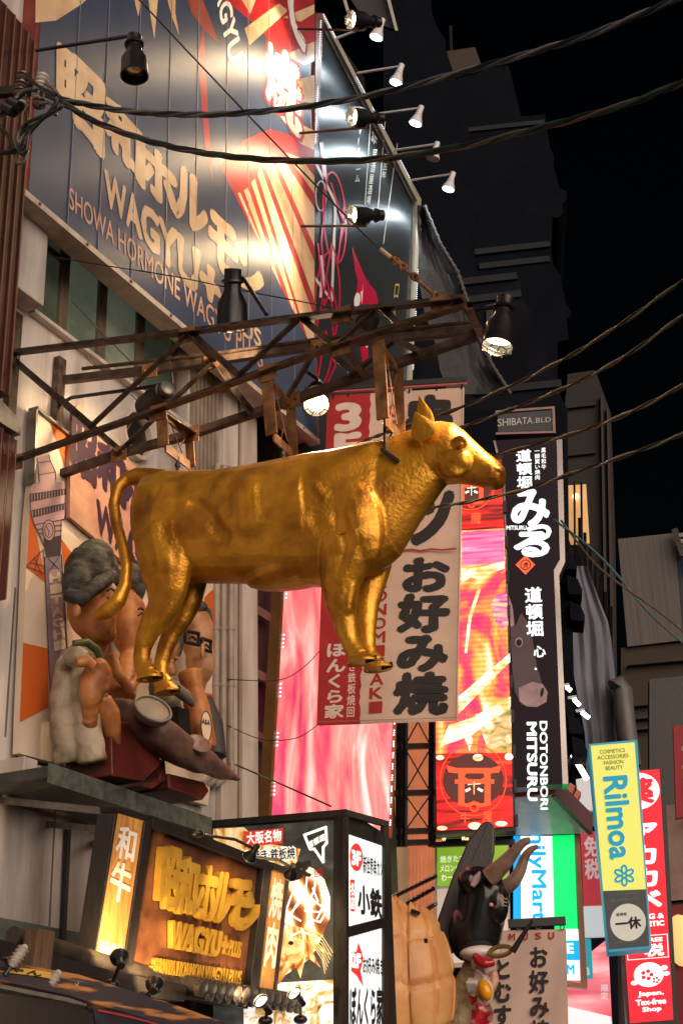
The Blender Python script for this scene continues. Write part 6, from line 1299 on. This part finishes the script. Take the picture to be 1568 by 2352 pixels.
# ------------------------------------------------------------------ tiled roof at the bottom left
er = on_x(0, 2128, WX); ZW = er.z; ZE = on_x(430, 2272, -4.72).z
ye0, ye1 = on_x(425, 2272, -4.72).y, on_x(700, 2360, -4.72).y
rf = thing('tiled_roof', 'dark tiled lean-to roof below the wooden sign', 'roof', (-5.2, (ye0 + ye1) / 2, ZE))
m_tile = M('roof_tile', (.055, .045, .037), .4, var=.5, vs=9, bump=.2, bs=40)
def rp_(t, y, dz=0): return V((lerp(WX + .014, -4.66, t), y, lerp(ZW - .18, ZE, t) + dz))
g = G().add([rp_(0, 4.0, -.03), rp_(1, ye0 - .02, -.03), rp_(1, ye1 + .4, -.03), rp_(0, ye1 + .4, -.03)], [(0, 1, 2, 3)])
part('roof_deck', g, m_dark, rf)
gt = G(); n = 17
for i in range(n):
    y = ye0 + .05 + i * (ye1 + .1 - ye0) / (n - 1)
    for k in range(6):
        a, b = rp_(k / 6, y, .018 + .012), rp_((k + 1) / 6 + .02, y, .018); gt.tube([a, b], [.040, .046], 10)
part('ridge_tile', gt, m_tile, rf, smooth=True)
gt = G()
for i in range(n - 1):
    y = ye0 + .05 + (i + .5) * (ye1 + .1 - ye0) / (n - 1)
    for k in range(6): gt.hexa([rp_(k / 6, y - .05, 0), rp_((k + 1) / 6 + .01, y - .05, -.012), rp_((k + 1) / 6 + .01, y + .05, -.012), rp_(k / 6, y + .05, 0)], [rp_(k / 6, y - .05, .012), rp_((k + 1) / 6 + .01, y - .05, .0), rp_((k + 1) / 6 + .01, y + .05, .0), rp_(k / 6, y + .05, .012)])
part('valley_tile', gt, m_tile, rf)
gt = G()
for i in range(n):
    y = ye0 + .05 + i * (ye1 + .1 - ye0) / (n - 1); p = rp_(1.02, y, .012); gt.lathe(p + V((-.02, 0, 0)), (1, 0, -.3), [(0, .05), (.035, .05), (.04, .04), (.042, .004)], 14)
    if i < n - 1: gt.tube([rp_(1.02, y + .045, -.02), rp_(1.02, y + .07, -.045), rp_(1.02, y + .10, -.045), rp_(1.02, y + .125, -.02)], .018, 8)
part('eave_tile', gt, m_tile, rf, smooth=True)
part('gable_board', G().panel(plx(-4.70), [(-30, 2140), (0, 2157), (200, 2215), (430, 2268), (424, 2300), (330, 2290), (150, 2262), (-30, 2215)], .06), m_fr, rf)
g = G()
for k in range(9): x = 30 + k * 42; g.tube([on_x(x, 2150 + k * 12.2, -4.80), on_x(x + 46, 2163 + k * 12.4, -4.80)], .05, 10)
part('verge_tile', g, m_tile, rf, smooth=True)
pb = thing('painted_awning_board', 'slanted board painted with orange flames and black brush marks, bottom left corner', 'sign board', on_x(200, 2330, -4.5))
PPB = PL(on_x(150, 2260, -4.5), (1, -.1, .55))
part('board', G().panel(PPB, [(-60, 2190), (0, 2205), (180, 2238), (380, 2300), (520, 2350), (600, 2384), (440, 2384), (380, 2352), (200, 2300), (160, 2286), (0, 2252), (-60, 2242)], .05), M('flame_board', (.40, .17, .05), .6, vs=5, stretch=(1, .3, 4), col2=(.03, .022, .03), lo=.51, hi=.57, bump=.05, det=8), pb)
part('board_trim', G().panel(PPB, [(-60, 2250), (0, 2260), (160, 2292), (200, 2306), (200, 2311), (150, 2300), (0, 2270), (-60, 2262)], .03, .02), m_steel, pb)
part('lower_board', G().panel(PPB, [(214, 2312), (300, 2330), (420, 2362), (440, 2480), (240, 2480)], .05, .01), M('navy_board', (.03, .03, .05), .4, vs=6, var=.5), pb)
part('red_line', G().flat(PPB, [(225, 2318), (300, 2334), (420, 2366), (420, 2369), (300, 2338), (225, 2322)], .015), m_inkred, pb)
part('yellow_swash', G().flat(PPB, [(30, 2222), (80, 2226), (120, 2234), (140, 2242), (120, 2248), (70, 2240), (20, 2234)], .005), M('swash_yellow', (.62, .36, .06), .6), pb)
text(PPB, 'ちゃん', [(-10, 2210), (100, 2232), (96, 2244), (-14, 2222)], m_ink, pb, .009, .03)
part('dark_shelf', G().panel(PPB, [(-60, 2272), (150, 2303), (213, 2330), (236, 2480), (-60, 2480)], .05, .012), m_fr, pb)
wp = thing('wooden_post', 'weathered wooden post with a diagonal plank at the bottom left', 'post', on_x(80, 2280, -4.62)); m_old = M('old_wood', (.16, .085, .045), .75, var=.5, vs=6, stretch=(9, 9, .7), bump=.4, bs=25)
part('post', G().panel(plx(-4.60), [(93, 2133), (169, 2140), (130, 2300), (56, 2290)] if False else [(92, 2132), (106 + 22, 2140), (112, 2290), (66, 2284)], .09), m_old, wp, bev=.006)
part('plank', G().panel(plx(-4.55), [(14, 2200), (26, 2196), (205, 2300), (225, 2322), (190, 2318)], .03), m_old, wp, bev=.004)
for k, (x, y) in enumerate(((42, 2197), (120, 2255), (162, 2283))):
    c = on_x(x, y, -4.52); d = V((.2, .55, .8)).normalized(); c -= d * .06
    t = thing('ribbed_insulator', ['ribbed white porcelain insulator left of the wooden post', 'ribbed white porcelain insulator at the middle of the plank', 'ribbed white porcelain insulator at the lower end of the plank'][k], 'insulator', c, 'ribbed insulators on the plank')
    part('porcelain', G().lathe(c, d, [(0, .012)] + [(.008 + i * .0105, .032 if i % 2 else .018) for i in range(11)] + [(.125, .012)], 16), m_porc, t, smooth=True)
    part('pin', G().tube([c - d * .05, c], .009, 6), m_dark, t)
# ------------------------------------------------------------------ bull head figure
YB = 11.6; B_ = lambda x, y, dy=0: on_y(x, y, YB + dy); KB = .00385
m_bull = M('black_fur_paint', (.008, .009, .011), .26, var=.3, vs=8, bump=.06, bs=30, coat=.25); m_horn = M('horn_paint', (.30, .22, .17), .4, vs=6, col2=(.16, .09, .055), bump=.2, bs=30)
bh = thing('bull_head', 'glossy black bull head figure with horns mounted on a dark board', 'sculpture', B_(1100, 2205))
part('back_board', G().panel(ply(1080, 2040, YB + .45, 20), [(1116, 1885), (1126, 1887), (1136, 1900), (1134, 1956), (1120, 2010), (1040, 2185), (1014, 2190), (997, 2132), (1040, 2008), (1074, 1932), (1104, 1892)], .16), m_fr, bh, bev=.015)
part('board_seam', G().stroke(ply(1080, 2040, YB + .45, 20), [(1120, 1890), (1080, 1985), (1020, 2140)], 1.6, .008), m_line, bh)
g = G(); st = [(1098, 1992, 22), (1104, 2008, 40), (1110, 2035, 52), (1110, 2065, 54), (1104, 2100, 50), (1094, 2135, 52), (1086, 2165, 53), (1082, 2186, 44), (1082, 2198, 28)]
st = [(x, y, r * 1.06) for x, y, r in st]
g.loft([section(B_(x, y), B_(1082, 2198) - B_(1098, 1992), (0, -1, 0), r * KB, .19 if 1 < i < 7 else .13, .22, 20) for i, (x, y, r) in enumerate(st)]); g.ell(B_(1142, 2078, -.06), (.09, .10, .16)); g.ell(B_(1066, 2145, -.06), (.14, .13, .22)); g.ell(B_(1072, 2024, -.16), (.085, .06, .10))
e = [([B_(1140, 2088, -.25)], .06, -.02)]
hd_ = sculpt('head', g, m_bull, bh, .016, 6, e)
part('inner_ear', G().loft([section(B_(1084 + 6 * k, 2036 - 11 * k, -.24), B_(1102, 1998, -.2) - B_(1084, 2036, -.24), (0, -1, 0), [.02, .034, .03, .006][k], .02, .02, 10) for k in range(4)]), M('inner_ear_pink', (.62, .48, .45), .5), hd_, smooth=True)
for dy, pts in ((-.24, [(1122, 2016, .078), (1136, 2004, .075), (1160, 1980, .062), (1182, 1954, .044), (1200, 1936, .034), (1216, 1930, .024)]), (.02, [(1158, 2040, .064), (1178, 2024, .058), (1194, 1998, .048), (1204, 1970, .038), (1218, 1952, .028), (1234, 1944, .014)])):
    part('horn', G().tube(smooth_path([B_(x, y, dy) for x, y, r in pts], 4), [r for r in [lerp(pts[min(int(k / 4), 5)][2], pts[min(int(k / 4) + 1, 5)][2], (k % 4) / 4) for k in range(21)]], 14), m_horn, bh, smooth=True)
part('muzzle', G().ell(B_(1102, 2190, -.12), (.17, .16, .062)), m_white, bh, smooth=True)
part('tongue', G().tube(smooth_path([B_(1092, 2196, -.26), B_(1100, 2206, -.3), B_(1116, 2213, -.3), B_(1134, 2209, -.26)], 5), [.03] * 4 + [.04] * 7 + [.032] * 4 + [.014], 12), M('tongue_red', (.42, .012, .02), .2), bh, smooth=True)
part('nose_ring', G().tube([B_(1148 + 26 * math.cos(a * .35) * .95, 2185 + 11 * math.sin(a * .35) - 10 * math.cos(a * .35) * .4, -.24) for a in range(19)], .018, 8), M('brass_ring', (.45, .32, .10), .3, .7), bh, smooth=True)
part('eye', G().ell(B_(1136, 2084, -.215), (.024, .016, .02)), M('eye_red', (.16, .02, .015), .1), hd_, smooth=True); part('eye_white', G().ell(B_(1127, 2078, -.215), (.018, .012, .016)), M('eye_pale', (.6, .45, .4), .4), hd_, smooth=True)
g = G()
for y in (2060, 2068, 2076): g.tube([B_(1150, y - 6, -.2), B_(1156, y + 4, -.18), B_(1163, y + 5, -.14)], .006, 5)
part('brow_line', g, m_robe, hd_)
br = thing('perforated_brackets', 'perforated steel arms bracing the bull head board to the shop front', 'bracket', B_(960, 2060, .5))
for p, q in (((898, 2062), (1000, 2012)), ((890, 2100), (995, 2040)), ((960, 2102), (1000, 2075))):
    a, b = B_(*p, .9), B_(*q, .5); part('arm', G().bar(a, b, .035, .03), m_steel if p[0] > 950 else m_black, br)
    g = G()
    for k in range(10): c = a + (b - a) * ((k + .5) / 10); g.bar(c - V((.02, .022, 0)), c + V((.02, -.022, .012)), .028, .012)
    part('slot', g, m_wall2, br)
ch = thing('black_skewer', 'dark pointed stick crossing the lower cloth banner', 'stick', B_(1200, 2150, -.3)); part('shaft', G().tube([B_(1176, 2186, -.3), B_(1222, 2113, -.3)], [.028, .012], 8), m_fr, ch, smooth=True)
# hanging food model
fd = thing('food_model', 'hanging food model of bread, white cubes, egg and bacon under the bull', 'food model', B_(1085, 2400))
sculpt('bread', G().tube([B_(1090, 2208, .05), B_(1072, 2250, .05), B_(1058, 2310, .05), B_(1052, 2420, .05)], [.07, .095, .10, .10], 16), M('bread_crust', (.50, .42, .24), .7, vs=9, col2=(.30, .22, .10), bump=.8, bs=22), fd, .014, 2, (), .02)
for k, (x, y, a) in enumerate(((1098, 2212, .2), (1106, 2238, .6), (1086, 2262, .1), (1112, 2226, 1.0))):
    c = B_(x, y, -.15); R = Matrix.Rotation(a, 3, 'Y') @ Matrix.Rotation(.6, 3, 'X'); s_ = .045 if k < 3 else .055; vs = [c + R @ V((i, j, l)) * s_ for l in (-1, 1) for i, j in ((-1, -1), (1, -1), (1, 1), (-1, 1))]
    part('tofu_cube', G().hexa(vs[:4], vs[4:]), m_white if k < 3 else M('ham_pink', (.6, .42, .38), .5), fd, bev=.01)
part('egg', G().ell(B_(1113, 2274, -.22), (.055, .05, .085), Matrix.Rotation(-.3, 3, 'Y'), 18, 12), M('egg_yolk', (.78, .33, .01), .12), fd, smooth=True); part('egg_white', G().ell(B_(1112, 2278, -.14), (.075, .05, .11), None, 18, 12), M('egg_white', (.7, .6, .5), .3), fd, smooth=True)
part('shrimp', G().tube(smooth_path([B_(1122, 2222, -.1), B_(1134, 2240, -.1), B_(1132, 2262, -.1), B_(1120, 2280, -.1)], 5), .035, 10), M('shrimp_orange', (.6, .25, .14), .4, vs=20, col2=(.65, .45, .36)), fd, smooth=True)
vs = []; fs = []
for j in range(15):
    for i in range(9): u, v = i / 8, j / 14; vs.append(B_(lerp(1072, 1122, u) + 10 * math.sin(v * 5), lerp(2285, 2400, v) + 14 * u, -.16 + .05 * math.sin(u * 9 + v * 6)))
for j in range(14):
    for i in range(8): q = j * 9 + i; fs.append((q, q + 1, q + 10, q + 9))
part('bacon', G().add(vs, fs), M('bacon_stripe', (.55, .035, .05), .35, vs=5, stretch=(1, 1, 3), col2=(.75, .52, .50), lo=.45, hi=.52), fd, smooth=True)
# melon bread model
ml = thing('melon_bread', 'giant melon bread model with lattice crust and cream filling', 'food model', B_(950, 2400, -.6))
m_crust = M('melon_crust', (.68, .36, .14), .45, vs=4, col2=(.55, .24, .08), bump=.12, bs=25)
def dome(cx, cy, rx, ry, dpt, yc, a0, a1, shift):
    n, m = 72, 80; vs = []; fs = []; c = on_y(cx, cy, yc); k = .0037
    for i in range(m + 1):
        th = math.pi * i / m
        for j in range(n + 1):
            ph = lerp(a0, a1, j / n); gr = max(0, 1 - abs(((th / math.pi * 5.2 + math.sin(ph) * .25) % 1) - .5) / .10) + max(0, 1 - abs(((ph / math.pi * 4.6 + .3) % 1) - .5) / .09 * math.sin(th))
            r = 1 - .065 * min(1, gr) ** .8; vs.append(c + V((rx * k * math.sin(th) * math.cos(ph) * r, dpt * math.sin(th) * math.sin(ph) * r, ry * k * math.cos(th) * r)))
    for i in range(m):
        for j in range(n): q = i * (n + 1) + j; fs.append((q, q + 1, q + n + 2, q + n + 1))
    return G().add(vs, fs)
part('crust', dome(945, 2262, 92, 172, .36, 10.9, -math.pi * .62, math.pi * .5, 0), m_crust, ml, smooth=True)
part('back_crust', dome(905, 2255, 60, 180, .30, 10.75, -math.pi, math.pi, 0), m_crust, ml, smooth=True)
part('cream_filling', G().ell(on_y(942, 2290, 10.72), (.13, .10, .46), Matrix.Rotation(.10, 3, 'Y'), 18, 16), M('cream_filling', (.72, .66, .48), .35), ml, smooth=True)
part('hanging_clip', G().bar(on_y(945, 2092, 10.7), on_y(962, 2098, 10.7), .03, .03).box(on_y(973, 2156, 10.45), on_y(982, 2166, 10.48)), m_dark, ml)
